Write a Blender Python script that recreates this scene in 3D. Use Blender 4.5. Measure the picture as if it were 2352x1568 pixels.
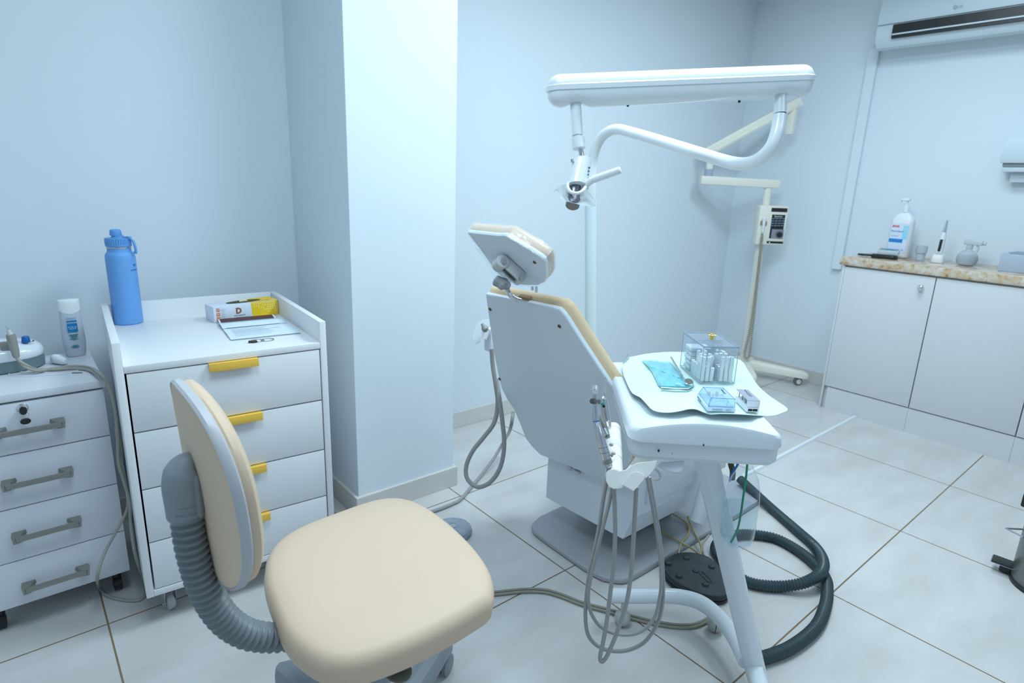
import bpy, bmesh, math, random
from math import sin, cos, pi, radians, sqrt
from mathutils import Vector as V, Matrix as M
for o in list(bpy.data.objects): bpy.data.objects.remove(o)
random.seed(4)
SC = bpy.context.scene
COL = SC.collection
# ------------------------------------------------------------------ camera
CH = 1.238
FPX = 1386.55
YAW, PIT, ROL = 0.70225, 0.26042, 0.036553
fwd = V((sin(YAW)*cos(PIT), cos(YAW)*cos(PIT), -sin(PIT)))
r0 = V((cos(YAW), -sin(YAW), 0)); u0 = r0.cross(fwd)
RT = r0*cos(ROL) + u0*sin(ROL)
UP = -r0*sin(ROL) + u0*cos(ROL)
CP = V((0, 0, CH))
cam_d = bpy.data.cameras.new('camera')
cam_d.sensor_width = 36; cam_d.lens = FPX/2352*36
cam_d.clip_start = 0.02
cam_d.dof.use_dof = True; cam_d.dof.focus_distance = 1.5; cam_d.dof.aperture_fstop = 5.0
cam = bpy.data.objects.new('camera', cam_d); COL.objects.link(cam)
cam.matrix_world = M((( RT.x, UP.x, -fwd.x, CP.x), (RT.y, UP.y, -fwd.y, CP.y), (RT.z, UP.z, -fwd.z, CP.z), (0, 0, 0, 1)))
SC.camera = cam
# ------------------------------------------------------------------ world, lights, exposure
w = bpy.data.worlds.new('world'); SC.world = w; w.use_nodes = True
w.node_tree.nodes['Background'].inputs[0].default_value = (0.55, 0.72, 0.9, 1)
w.node_tree.nodes['Background'].inputs[1].default_value = 0.3
SC.view_settings.view_transform = 'Standard'; SC.view_settings.look = 'None'
SC.cycles.transparent_max_bounces = 32; SC.view_settings.exposure = 0.0; SC.view_settings.gamma = 1.0
CEIL = 2.43
def area(name, loc, size, power, color, spread=180):
    l = bpy.data.lights.new(name, 'AREA'); l.shape = 'SQUARE'; l.size = size
    l.energy = power; l.color = color; l.spread = radians(spread)
    o = bpy.data.objects.new(name, l); o.location = loc; COL.objects.link(o)
    return o
area('unseen_ceiling_light', (1.55, 0.95, CEIL-0.03), 0.6, 27, (0.72, 0.90, 1.0))
area('unseen_ceiling_light', (2.75, 0.95, CEIL-0.03), 0.6, 17, (0.72, 0.90, 1.0))
area('unseen_ceiling_light', (1.5, -0.8, CEIL-0.03), 0.6, 6, (0.70, 0.88, 1.0))  # unseen fill behind the camera, added to lift the foreground
area('unseen_ceiling_light', (0.3, 0.85, CEIL-0.03), 0.6, 16, (0.70, 0.89, 1.0))  # unseen fill, added to brighten the left wall

# ------------------------------------------------------------------ pixel rays (2352 x 1568 frame) to points on known planes
def ray(x, y): return fwd*FPX + RT*(x-1176) - UP*(y-784)
def uZ(x, y, z=0.0):
    d = ray(x, y); return CP + d*((z-CH)/d.z)
def uX(x, y, v):
    d = ray(x, y); return CP + d*(v/d.x)
def uY(x, y, v):
    d = ray(x, y); return CP + d*(v/d.y)
def uD(x, y, v): return CP + ray(x, y)*(v/FPX)
def uP(x, y, O, n):
    d = ray(x, y); n = V(n); return CP + d*(((V(O)-CP).dot(n))/d.dot(n))

# ------------------------------------------------------------------ materials
MATS = {}
def mat(name, col, rough=0.5, metal=0.0, spec=0.5, trans=0.0, ior=1.45, var=0.0, vscale=8, bump=0.0, bscale=200, coat=0.0, sss=0.0, alpha=1.0):
    if name in MATS: return MATS[name]
    m = bpy.data.materials.new(name); m.use_nodes = True
    nt = m.node_tree; b = nt.nodes['Principled BSDF']
    b.inputs['Base Color'].default_value = (*col, 1); b.inputs['Roughness'].default_value = rough
    b.inputs['Metallic'].default_value = metal; b.inputs['Specular IOR Level'].default_value = spec
    b.inputs['Transmission Weight'].default_value = trans; b.inputs['IOR'].default_value = ior
    b.inputs['Coat Weight'].default_value = coat; b.inputs['Alpha'].default_value = alpha
    if sss: b.inputs['Subsurface Weight'].default_value = sss; b.inputs['Subsurface Radius'].default_value = (.02, .02, .02)
    tc = nt.nodes.new('ShaderNodeTexCoord')
    if var:
        n = nt.nodes.new('ShaderNodeTexNoise'); n.inputs['Scale'].default_value = vscale; n.inputs['Detail'].default_value = 4
        mx = nt.nodes.new('ShaderNodeMix'); mx.data_type = 'RGBA'
        mx.inputs[6].default_value = (*[c*(1-var) for c in col], 1); mx.inputs[7].default_value = (*[min(1, c*(1+var)) for c in col], 1)
        nt.links.new(tc.outputs['Object'], n.inputs['Vector']); nt.links.new(n.outputs['Fac'], mx.inputs[0]); nt.links.new(mx.outputs[2], b.inputs['Base Color'])
    if bump:
        n2 = nt.nodes.new('ShaderNodeTexNoise'); n2.inputs['Scale'].default_value = bscale
        bp = nt.nodes.new('ShaderNodeBump'); bp.inputs['Strength'].default_value = bump; bp.inputs['Distance'].default_value = 0.002
        nt.links.new(tc.outputs['Object'], n2.inputs['Vector']); nt.links.new(n2.outputs['Fac'], bp.inputs['Height']); nt.links.new(bp.outputs['Normal'], b.inputs['Normal'])
    MATS[name] = m; return m
wall_m = mat('wall_paint', (0.76, 0.83, 0.89), 0.62, var=0.012, vscale=3, bump=0.15, bscale=60)
pillar_m = wall_m
ceil_m = mat('ceiling_paint', (0.85, 0.86, 0.87), 0.8, var=0.01)
base_m = mat('baseboard_tile', (0.68, 0.66, 0.63), 0.35, var=0.07, vscale=14)
lam_m = mat('white_laminate', (0.83, 0.84, 0.86), 0.38, var=0.01)
lam2_m = mat('office_laminate', (0.76, 0.78, 0.84), 0.4, var=0.01)
cabin_m = mat('counter_laminate', (0.70, 0.71, 0.72), 0.4, var=0.01)
dark_m = mat('dark_gap', (0.03, 0.03, 0.025), 0.8)
gold_m = mat('gold_pull', (1.0, 0.60, 0.09), 0.38, metal=0.15, var=0.06, vscale=40)
nickel_m = mat('brushed_nickel', (0.30, 0.30, 0.27), 0.35, metal=0.6, var=0.05, vscale=50)
chrome_m = mat('chrome', (0.72, 0.74, 0.76), 0.14, metal=1.0)
steel_m = mat('satin_steel', (0.55, 0.57, 0.60), 0.28, metal=0.9)
black_m = mat('black_plastic', (0.018, 0.019, 0.02), 0.4)
rubber_m = mat('black_rubber', (0.035, 0.042, 0.048), 0.6, var=0.4, vscale=25, bump=0.4, bscale=90)
enamel_m = mat('white_enamel', (0.80, 0.85, 0.90), 0.22, coat=0.4, var=0.01)
shell_m = mat('white_fibreglass', (0.78, 0.84, 0.90), 0.3, var=0.012, vscale=4)
holder_m = mat('ivory_plastic', (0.84, 0.84, 0.82), 0.4)
plate_m = mat('grey_steel_plate', (0.42, 0.43, 0.46), 0.4, var=0.06, vscale=7)
beige_m = mat('beige_vinyl', (0.74, 0.56, 0.41), 0.55, var=0.03, vscale=6, bump=0.12, bscale=260)
beige2_m = mat('tan_vinyl', (0.80, 0.60, 0.38), 0.45, var=0.04, vscale=8, bump=0.3, bscale=260)
greypl_m = mat('grey_stool_plastic', (0.30, 0.33, 0.36), 0.45, var=0.05, vscale=20)
greyed_m = mat('grey_edge_piping', (0.55, 0.55, 0.58), 0.45, var=0.05, vscale=18)
hose_m = mat('grey_silicone_hose', (0.36, 0.36, 0.36), 0.35)
cord_m = mat('warm_grey_cord', (0.38, 0.37, 0.33), 0.4)
corr_m = mat('dark_corrugated_hose', (0.045, 0.075, 0.085), 0.32)
yellow_c = mat('yellowed_cable', (0.50, 0.42, 0.18), 0.5, var=0.15, vscale=40)
twin_c = mat('olive_grey_cable', (0.30, 0.29, 0.23), 0.5)
cream_m = mat('cream_enamel', (0.86, 0.84, 0.74), 0.4, var=0.02)
blue_m = mat('blue_powder_coat', (0.15, 0.38, 0.78), 0.45, var=0.02, bump=0.2, bscale=500)
blue2_m = mat('blue_lid_plastic', (0.13, 0.35, 0.72), 0.4)
paper_m = mat('white_paper', (0.74, 0.84, 0.92), 0.8)
brown_m = mat('brown_print', (0.10, 0.045, 0.04), 0.7)
ink_m = mat('dark_ink', (0.05, 0.05, 0.06), 0.7)
greyink_m = mat('grey_ink', (0.35, 0.42, 0.48), 0.7)
label_blue = mat('label_blue', (0.01, 0.22, 0.50), 0.5)
teal_ink = mat('teal_ink', (0.05, 0.30, 0.40), 0.6)
red_m = mat('label_red', (0.75, 0.05, 0.03), 0.5)
orange_m = mat('print_orange', (0.70, 0.17, 0.03), 0.6)
yel_m = mat('carton_yellow', (0.90, 0.60, 0.02), 0.5)
yel2_m = mat('carton_pale_yellow', (0.95, 0.80, 0.25), 0.5)
carton_m = mat('carton_white', (0.72, 0.78, 0.88), 0.45)
matwhite = mat('plain_white_plastic', (0.82, 0.85, 0.88), 0.35)
cloudy_m = mat('cloudy_plastic', (0.66, 0.72, 0.82), 0.35, trans=0.25)
teal_body = mat('grey_green_plastic', (0.16, 0.23, 0.25), 0.4)
hp_m = mat('taupe_plastic', (0.34, 0.33, 0.30), 0.4)
def clear(name, tint=(0.97, 0.985, 1.0), ior=1.35, rough=0.03, haze=0.0, bump=0.0, bscale=50):
    """thin clear plastic: see-through with fresnel reflections, optional milky haze"""
    m = bpy.data.materials.new(name); m.use_nodes = True; nt = m.node_tree; L = nt.links.new
    nt.nodes.remove(nt.nodes['Principled BSDF']); out = nt.nodes['Material Output']
    tr = nt.nodes.new('ShaderNodeBsdfTransparent'); tr.inputs[0].default_value = (*tint, 1)
    gl = nt.nodes.new('ShaderNodeBsdfGlossy'); gl.inputs['Roughness'].default_value = rough; gl.inputs[0].default_value = (1, 1, 1, 1)
    fr = nt.nodes.new('ShaderNodeFresnel'); fr.inputs['IOR'].default_value = ior
    geo = nt.nodes.new('ShaderNodeNewGeometry'); inv = nt.nodes.new('ShaderNodeMath'); inv.operation = 'SUBTRACT'; inv.inputs[0].default_value = 1.0; L(geo.outputs['Backfacing'], inv.inputs[1])
    mul = nt.nodes.new('ShaderNodeMath'); mul.operation = 'MULTIPLY'; L(fr.outputs[0], mul.inputs[0]); L(inv.outputs[0], mul.inputs[1])
    mx = nt.nodes.new('ShaderNodeMixShader'); L(mul.outputs[0], mx.inputs[0]); L(tr.outputs[0], mx.inputs[1]); L(gl.outputs[0], mx.inputs[2])
    last = mx
    if haze:
        df = nt.nodes.new('ShaderNodeBsdfDiffuse'); df.inputs[0].default_value = (0.9, 0.93, 0.96, 1)
        m2 = nt.nodes.new('ShaderNodeMixShader'); m2.inputs[0].default_value = haze; L(mx.outputs[0], m2.inputs[1]); L(df.outputs[0], m2.inputs[2]); last = m2
    if bump:
        tc = nt.nodes.new('ShaderNodeTexCoord'); n2 = nt.nodes.new('ShaderNodeTexNoise'); n2.inputs['Scale'].default_value = bscale; L(tc.outputs['Object'], n2.inputs['Vector'])
        bp = nt.nodes.new('ShaderNodeBump'); bp.inputs['Strength'].default_value = bump; bp.inputs['Distance'].default_value = 0.004; L(n2.outputs['Fac'], bp.inputs['Height']); L(bp.outputs[0], gl.inputs['Normal']); L(bp.outputs[0], fr.inputs['Normal'])
    L(last.outputs[0], out.inputs[0]); MATS[name] = m; return m
glass_m = clear('clear_acrylic', ior=1.3, haze=0.05)
film_m = clear('clear_film', ior=1.35, rough=0.12, haze=0.10, bump=0.8, bscale=45)
petm = clear('clear_bottle', (0.96, 0.975, 0.985), ior=1.35)
water_m = clear('water', (0.90, 0.94, 0.96), ior=1.33, rough=0.0, haze=0.03)
bluegl = clear('blue_tinted_acrylic', (0.87, 0.94, 1.0), ior=1.4, haze=0.10)
bluebase = mat('pale_blue_plastic', (0.60, 0.76, 0.90), 0.4)
green_m = mat('green_tube', (0.0, 0.33, 0.16), 0.4)
bluetube_m = mat('blue_tube', (0.0, 0.22, 0.55), 0.4)
pouch_m = mat('aqua_film', (0.22, 0.66, 0.76), 0.18, coat=0.5, var=0.25, vscale=30, bump=0.7, bscale=60)
cotton_m = mat('cotton', (0.90, 0.92, 0.93), 0.95, bump=0.6, bscale=250)
greybox_m = mat('grey_plastic_lid', (0.36, 0.38, 0.46), 0.4)
steelbin_m = mat('dull_stainless', (0.20, 0.21, 0.20), 0.35, metal=0.6, var=0.05)
acm = mat('air_conditioner_plastic', (0.62, 0.70, 0.76), 0.4)
disc_m = mat('crumpled_clear_wrap', (0.36, 0.40, 0.48), 0.25, var=0.25, vscale=25, bump=0.9, bscale=45)
knobgold = mat('polished_gold', (0.9, 0.66, 0.2), 0.15, metal=0.9)
clearwheel = mat('clear_wheel', (0.75, 0.76, 0.76), 0.12, trans=0.4)
foam_m = mat('tan_teeth_resin', (0.85, 0.72, 0.45), 0.5)

def floor_material():
    m = bpy.data.materials.new('porcelain_floor_tile'); m.use_nodes = True; nt = m.node_tree; L = nt.links.new
    b = nt.nodes['Principled BSDF']; b.inputs['Roughness'].default_value = 0.3
    tc = nt.nodes.new('ShaderNodeTexCoord'); sx = nt.nodes.new('ShaderNodeSeparateXYZ'); L(tc.outputs['Object'], sx.inputs[0])
    def math_(op, a, b_=None):
        n = nt.nodes.new('ShaderNodeMath'); n.operation = op
        for i, v in enumerate((a, b_)):
            if v is None: continue
            if isinstance(v, (int, float)): n.inputs[i].default_value = v
            else: L(v, n.inputs[i])
        return n.outputs[0]
    def grout(s, off):
        t = math_('FRACT', math_('DIVIDE', math_('ADD', s, 60-off), 0.6))
        d = math_('MINIMUM', t, math_('SUBTRACT', 1.0, t))
        return math_('LESS_THAN', d, 0.0040)
    gx = grout(sx.outputs[0], 1.276); gy = grout(sx.outputs[1], 0.594)
    g = math_('MAXIMUM', gx, gy)
    n = nt.nodes.new('ShaderNodeTexNoise'); n.inputs['Scale'].default_value = 3.2; n.inputs['Detail'].default_value = 6
    mp = nt.nodes.new('ShaderNodeMapping'); mp.inputs['Scale'].default_value = (1, 2.6, 1); mp.inputs['Rotation'].default_value = (0, 0, 0.5)
    L(tc.outputs['Object'], mp.inputs[0]); L(mp.outputs[0], n.inputs['Vector'])
    cr = nt.nodes.new('ShaderNodeValToRGB'); cr.color_ramp.elements[0].position = 0.3; cr.color_ramp.elements[0].color = (0.60, 0.575, 0.555, 1)
    cr.color_ramp.elements[1].position = 0.7; cr.color_ramp.elements[1].color = (0.69, 0.685, 0.68, 1); L(n.outputs['Fac'], cr.inputs[0])
    n3 = nt.nodes.new('ShaderNodeTexNoise'); n3.inputs['Scale'].default_value = 1.1; L(tc.outputs['Object'], n3.inputs['Vector'])
    gr = nt.nodes.new('ShaderNodeMix'); gr.data_type = 'RGBA'; gr.inputs[6].default_value = (0.13, 0.07, 0.02, 1); gr.inputs[7].default_value = (0.34, 0.26, 0.17, 1); L(n3.outputs['Fac'], gr.inputs[0])
    mx = nt.nodes.new('ShaderNodeMix'); mx.data_type = 'RGBA'; L(g, mx.inputs[0]); L(cr.outputs[0], mx.inputs[6]); L(gr.outputs[2], mx.inputs[7])
    L(mx.outputs[2], b.inputs['Base Color'])
    rr = math_('ADD', math_('MULTIPLY', g, 0.5), 0.27); L(rr, b.inputs['Roughness'])
    return m
def granite_material():
    m = bpy.data.materials.new('speckled_stone'); m.use_nodes = True; nt = m.node_tree; L = nt.links.new
    b = nt.nodes['Principled BSDF']; b.inputs['Roughness'].default_value = 0.15
    tc = nt.nodes.new('ShaderNodeTexCoord'); n = nt.nodes.new('ShaderNodeTexNoise'); n.inputs['Scale'].default_value = 14; n.inputs['Detail'].default_value = 8; n.inputs['Roughness'].default_value = 0.7
    L(tc.outputs['Object'], n.inputs['Vector'])
    cr = nt.nodes.new('ShaderNodeValToRGB'); e = cr.color_ramp.elements
    e[0].position = 0.36; e[0].color = (0.30, 0.17, 0.08, 1); e[1].position = 0.66; e[1].color = (0.78, 0.74, 0.68, 1)
    k = e.new(0.47); k.color = (0.62, 0.44, 0.27, 1); k = e.new(0.55); k.color = (0.66, 0.58, 0.48, 1)
    L(n.outputs['Fac'], cr.inputs[0]); L(cr.outputs[0], b.inputs['Base Color']); return m
def bib_material():
    m = bpy.data.materials.new('ribbed_mint_paper'); m.use_nodes = True; nt = m.node_tree; L = nt.links.new
    b = nt.nodes['Principled BSDF']; b.inputs['Roughness'].default_value = 0.85; b.inputs['Base Color'].default_value = (0.66, 0.89, 0.86, 1)
    tc = nt.nodes.new('ShaderNodeTexCoord'); mp = nt.nodes.new('ShaderNodeMapping'); mp.inputs['Rotation'].default_value = (0, 0, radians(42)); L(tc.outputs['Object'], mp.inputs[0])
    wv = nt.nodes.new('ShaderNodeTexWave'); wv.inputs['Scale'].default_value = 38; wv.bands_direction = 'Y'; L(mp.outputs[0], wv.inputs['Vector'])
    bp = nt.nodes.new('ShaderNodeBump'); bp.inputs['Strength'].default_value = 0.5; bp.inputs['Distance'].default_value = 0.002; L(wv.outputs['Fac'], bp.inputs['Height']); L(bp.outputs[0], b.inputs['Normal'])
    mx = nt.nodes.new('ShaderNodeMix'); mx.data_type = 'RGBA'; mx.inputs[6].default_value = (0.66, 0.86, 0.80, 1); mx.inputs[7].default_value = (0.78, 0.94, 0.88, 1); L(wv.outputs['Fac'], mx.inputs[0]); L(mx.outputs[2], b.inputs['Base Color'])
    return m
floor_m = floor_material(); granite_m = granite_material(); bib_m = bib_material()

# ------------------------------------------------------------------ object helpers
ROOTS = {}
def kids_matrix(p): return ROOTS.get(p.name, M.Identity(4)) if p else M.Identity(4)
def obj(name, bm, m, parent=None, world=True, smooth=True, label=None, auto=True, origin=None):
    """links bm as ONE mesh object; world=True: the bmesh is in world coordinates"""
    mw = kids_matrix(parent)
    if world and parent: bm.transform(mw.inverted())
    if parent is None and origin is not None: bm.transform(M.Translation(-V(origin)))
    bmesh.ops.recalc_face_normals(bm, faces=bm.faces)
    me = bpy.data.meshes.new(name); bm.to_mesh(me); bm.free()
    me.materials.append(m)
    if smooth:
        for p in me.polygons: p.use_smooth = True
        try: me.set_sharp_from_angle(angle=radians(38))
        except Exception: pass
    o = bpy.data.objects.new(name, me); COL.objects.link(o)
    if parent: o.parent = parent; ROOTS[o.name] = mw
    elif origin is not None: o.location = origin
    if label: o['label'] = label
    return o
def thing(name, label, cat, loc=(0, 0, 0), rz=0.0, group=None):
    o = bpy.data.objects.new(name, None); COL.objects.link(o); o.empty_display_size = 0.05
    o.location = loc; o.rotation_euler = (0, 0, rz); o['label'] = label; o['category'] = cat
    if group: o['group'] = group
    ROOTS[o.name] = M.Translation(V(loc)) @ M.Rotation(rz, 4, 'Z')
    return o
def tag(o, label, cat, group=None, kind=None):
    o['label'] = label; o['category'] = cat
    if group: o['group'] = group
    if kind: o['kind'] = kind
    return o
def struct(name, bm, m, smooth=False):
    o = obj(name, bm, m, None, smooth=smooth); o['kind'] = 'structure'; return o
def B(): return bmesh.new()
def box(bm, lo, hi, bevel=0.0, mt=None, seg=2):
    t = bmesh.new()
    r = bmesh.ops.create_cube(t, size=1.0)
    lo, hi = V(lo), V(hi)
    for v in t.verts: v.co = V((lo[i] + (v.co[i]+.5)*(hi[i]-lo[i]) for i in range(3)))
    if bevel: bmesh.ops.bevel(t, geom=t.edges[:], offset=bevel, segments=seg, profile=0.5, affect='EDGES')
    if mt is not None: t.transform(mt)
    merge(bm, t); return bm
def merge(bm, t):
    me = bpy.data.meshes.new('tmp'); t.to_mesh(me); t.free(); bm.from_mesh(me); bpy.data.meshes.remove(me)
def frame(O, u, v=None, n=None):
    """matrix with x along u, z along n (or y along v)"""
    u = V(u).normalized()
    if n is None: n = u.cross(V(v)).normalized()
    else: n = V(n); n = (n - u*n.dot(u)).normalized()
    v = n.cross(u)
    return M(((u.x, v.x, n.x, O[0]), (u.y, v.y, n.y, O[1]), (u.z, v.z, n.z, O[2]), (0, 0, 0, 1)))
def loft(bm, rings, cap0=True, cap1=True, closed=True):
    vs = [[bm.verts.new(p) for p in r] for r in rings]
    n = len(rings[0])
    for a, b in zip(vs[:-1], vs[1:]):
        for i in range(n if closed else n-1):
            j = (i+1) % n
            bm.faces.new((a[i], a[j], b[j], b[i]))
    if closed and cap0: bm.faces.new(vs[0][::-1])
    if closed and cap1: bm.faces.new(vs[-1])
    return bm
def ctr(r):
    c = V((0, 0, 0))
    for p in r: c += V(p)
    return c/len(r)
def slab(bm, ring, d, steps):
    """ring of points; d = thickness direction (full vector); steps = [(scale about centroid, fraction along d)]"""
    c = ctr(ring); d = V(d)
    return loft(bm, [[c + (V(p)-c)*s + d*f for p in ring] for s, f in steps])
def inset_slab(bm, ring, d, steps):
    """like slab but steps give an absolute inset distance"""
    c = ctr(ring); d = V(d)
    rr = []
    for ins, f in steps:
        rr.append([V(p) - (V(p)-c).normalized()*ins + d*f for p in ring])
    return loft(bm, rr)
def smoothring(pts, n=6, closed=True):
    """Catmull-Rom through pts"""
    P = [V(p) for p in pts]; N = len(P); out = []
    rng = range(N) if closed else range(N-1)
    for i in rng:
        if closed: a, b, c, d = P[(i-1) % N], P[i], P[(i+1) % N], P[(i+2) % N]
        else: a, b, c, d = P[max(i-1, 0)], P[i], P[i+1], P[min(i+2, N-1)]
        for k in range(n):
            t = k/n
            out.append(0.5*((2*b) + (c-a)*t + (2*a-5*b+4*c-d)*t*t + (3*b-a-3*c+d)*t**3))
    if not closed: out.append(P[-1])
    return out
def tube(bm, pts, r, seg=12, n=8, ribs=None, cap=True, smooth=True, step=None):
    P = smoothring(pts, n, closed=False) if smooth else [V(p) for p in pts]
    if ribs or step:
        st = step or ribs[0]/6.0
        # resample by arc length
        L = [0]
        for a, b in zip(P[:-1], P[1:]): L.append(L[-1]+(b-a).length)
        tot = L[-1]; cnt = max(2, int(tot/st)); Q = []; j = 0
        for i in range(cnt+1):
            s = tot*i/cnt
            while j < len(L)-2 and L[j+1] < s: j += 1
            t = (s-L[j])/max(1e-9, L[j+1]-L[j]); Q.append(P[j].lerp(P[j+1], t))
        P = Q
    N = len(P); T = []
    for i in range(N):
        T.append((P[min(i+1, N-1)]-P[max(i-1, 0)]).normalized())
    nrm = T[0].orthogonal().normalized(); rings = []; s = 0
    for i in range(N):
        if i: s += (P[i]-P[i-1]).length
        nrm = (nrm - T[i]*nrm.dot(T[i])).normalized(); bi = T[i].cross(nrm)
        if callable(r): rad = r(i/(N-1))
        elif isinstance(r, (list, tuple)):
            f = i/(N-1)*(len(r)-1); k = min(int(f), len(r)-2); rad = r[k]+(r[k+1]-r[k])*(f-k)
        else: rad = r
        if ribs: rad *= 1 + ribs[1]*(cos(2*pi*s/ribs[0]))
        rings.append([P[i] + nrm*(cos(2*pi*k/seg)*rad) + bi*(sin(2*pi*k/seg)*rad) for k in range(seg)])
    return loft(bm, rings, cap, cap)
def lathe(bm, prof, mt=None, seg=28, sy=1.0):
    """prof [(r,z)] about local z"""
    rings = [[V((max(r, 1e-4)*cos(2*pi*k/seg), sy*max(r, 1e-4)*sin(2*pi*k/seg), z)) for k in range(seg)] for r, z in prof]
    if mt is not None: rings = [[mt @ p for p in r] for r in rings]
    return loft(bm, rings)
def axis(A, Bp, side=None):
    """matrix at A with z along B-A"""
    n = (V(Bp)-V(A)).normalized(); u = V(side) if side is not None else n.orthogonal()
    u = (u - n*u.dot(n)).normalized(); return frame(A, u, n=n)
def cyl(bm, A, Bp, r, r2=None, seg=20, bev=0.0):
    A, Bp = V(A), V(Bp); h = (Bp-A).length; r2 = r if r2 is None else r2
    pr = [(r, 0), (r2, h)] if not bev else [(r-bev, 0), (r, bev), (r2, h-bev), (r2-bev, h)]
    return lathe(bm, pr, axis(A, Bp), seg)
def ball(bm, c, r, sx=1, sy=1, sz=1, seg=16, mt=None):
    t = bmesh.new(); bmesh.ops.create_uvsphere(t, u_segments=seg, v_segments=max(6, seg//2), radius=1)
    for v in t.verts: v.co = V((v.co.x*r*sx, v.co.y*r*sy, v.co.z*r*sz))
    if mt is not None: t.transform(mt)
    t.transform(M.Translation(V(c))); merge(bm, t); return bm
def quad(bm, a, b, c, d):
    bm.faces.new([bm.verts.new(p) for p in (a, b, c, d)]); return bm
def rrect(w, h, r, n=5):
    """rounded rectangle ring centred on origin, in 2D"""
    out = []
    for cx, cy, a0 in ((w/2-r, h/2-r, 0), (-w/2+r, h/2-r, pi/2), (-w/2+r, -h/2+r, pi), (w/2-r, -h/2+r, 3*pi/2)):
        for k in range(n+1):
            a = a0 + pi/2*k/n; out.append((cx+r*cos(a), cy+r*sin(a)))
    return out
def text(name, s, size, mt, m, parent, ext=0.0002, align='LEFT', label=None, bold=0.0):
    """lettering lying in the local xy plane of mt"""
    cu = bpy.data.curves.new('t', 'FONT'); cu.body = s; cu.size = size; cu.extrude = ext; cu.align_x = align; cu.resolution_u = 2; cu.offset = bold
    o = bpy.data.objects.new('t', cu); COL.objects.link(o)
    dg = bpy.context.evaluated_depsgraph_get(); me = bpy.data.meshes.new_from_object(o.evaluated_get(dg))
    bpy.data.objects.remove(o); bpy.data.curves.remove(cu)
    t = bmesh.new(); t.from_mesh(me); bpy.data.meshes.remove(me); t.transform(mt)
    return obj(name, t, m, parent, smooth=False, label=label)
def patch(bm, mt, x0, y0, x1, y1, t=0.0004):
    return box(bm, (x0, y0, 0), (x1, y1, t), mt=mt)

# ================================================================== ROOM
XR, YB = 4.03, 2.385
XL, YF = -1.35, -1.9
bm = B(); box(bm, (XL-.1, YF-.1, -.1), (XR+.1, YB+.1, 0)); struct('floor', bm, floor_m)
bm = B(); box(bm, (XL-.1, YF-.1, CEIL), (XR+.1, YB+.1, CEIL+.1)); struct('ceiling', bm, ceil_m)
bm = B(); box(bm, (XL, YB, 0), (XR, YB+.1, CEIL)); struct('wall_back', bm, wall_m)
bm = B(); box(bm, (XR, YF, 0), (XR+.1, YB+.1, CEIL)); struct('wall_right', bm, wall_m)
bm = B(); box(bm, (XL-.1, YF, 0), (XL, YB+.1, CEIL)); struct('wall_left', bm, wall_m)
bm = B(); box(bm, (XL, YF-.1, 0), (XR, YF, CEIL)); struct('wall_front', bm, wall_m)
bm = B(); box(bm, (0.882, 1.892, 0), (1.304, YB, CEIL), 0.002); struct('wall_pillar', bm, pillar_m)
def bboard(name, lo, hi):
    bm = B(); box(bm, lo, hi, 0.002); struct(name, bm, base_m)
BH = 0.085
bboard('baseboard_back', (1.318, 2.371, 0), (XR, YB, BH))
bboard('baseboard_left_back', (XL, 2.371, 0), (0.868, YB, BH))
bm = B(); box(bm, (0.868, 1.878, 0), (1.318, 1.892, BH), .002); box(bm, (0.868, 1.892, 0), (.882, 2.371, BH), .002); box(bm, (1.304, 1.892, 0), (1.318, 2.371, BH), .002)
struct('baseboard_pillar', bm, base_m)
bboard('baseboard_right', (4.016, 1.45, 0), (XR, 2.371, BH))
bm = B(); box(bm, (4.000, 1.575, 0.77), (XR, 1.630, 2.05), 0.004); struct('trim_1', bm, wall_m)

# ------------------------------------------------------------------ counter with base cabinets on the right wall
FX = 3.60
seams = [1.405, 0.952, 0.495, 0.04, -0.42]
bc = []
for i in range(4):
    y1, y0 = seams[i], seams[i+1]
    pos = ('leftmost', 'second', 'third', 'fourth')[i]
    lb = ['pale base cabinet with a round chrome knob under the left end of the stone worktop',
          'pale flat-fronted base cabinet without a visible knob, right of the one with the chrome knob',
          'pale base cabinet cut off by the right edge of the picture',
          'pale base cabinet at the far right end of the worktop, outside the picture'][i]
    t = thing('base_cabinet', lb, 'cabinet', ((FX+XR)/2, (y0+y1)/2, 0), 0, 'fitted base cabinets under the stone worktop')
    bm = B(); box(bm, (FX+.022, y0+.0005, .0), (XR-.002, y1-.0005, .845))
    obj('body', bm, cabin_m, t, smooth=False)
    bm = B(); box(bm, (FX, y0+.0025, .14), (FX+.019, y1-(.0025 if i else .012), .838), .001)
    d = obj('door', bm, cabin_m, t)
    if i == 0:
        bm = B(); box(bm, (FX-.001, y1-.0108, .0), (FX+.0215, y1, .845), .001); obj('side_panel', bm, cabin_m, t)
        k = uX(2117, 660, FX)
        bm = B(); cyl(bm, (FX, k.y, k.z), (FX-.014, k.y, k.z), .006, seg=14); ball(bm, (FX-.019, k.y, k.z), .015, .6, 1, 1)
        obj('knob', bm, chrome_m, d, label='round chrome knob')
    bm = B(); box(bm, (FX+.004, y0+.0005, 0), (FX+.0215, y1-(.0005 if i else .03), .134)); obj('kick_board', bm, cabin_m, t, smooth=False)
bm = B(); box(bm, (FX-.012, -.44, .848), (XR-.002, 1.425, .893), .004)
tag(obj('worktop', bm, granite_m, None, origin=(3.8, .5, .848)), 'brown and cream speckled stone worktop along the right wall', 'worktop')
WT = 0.894
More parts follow.
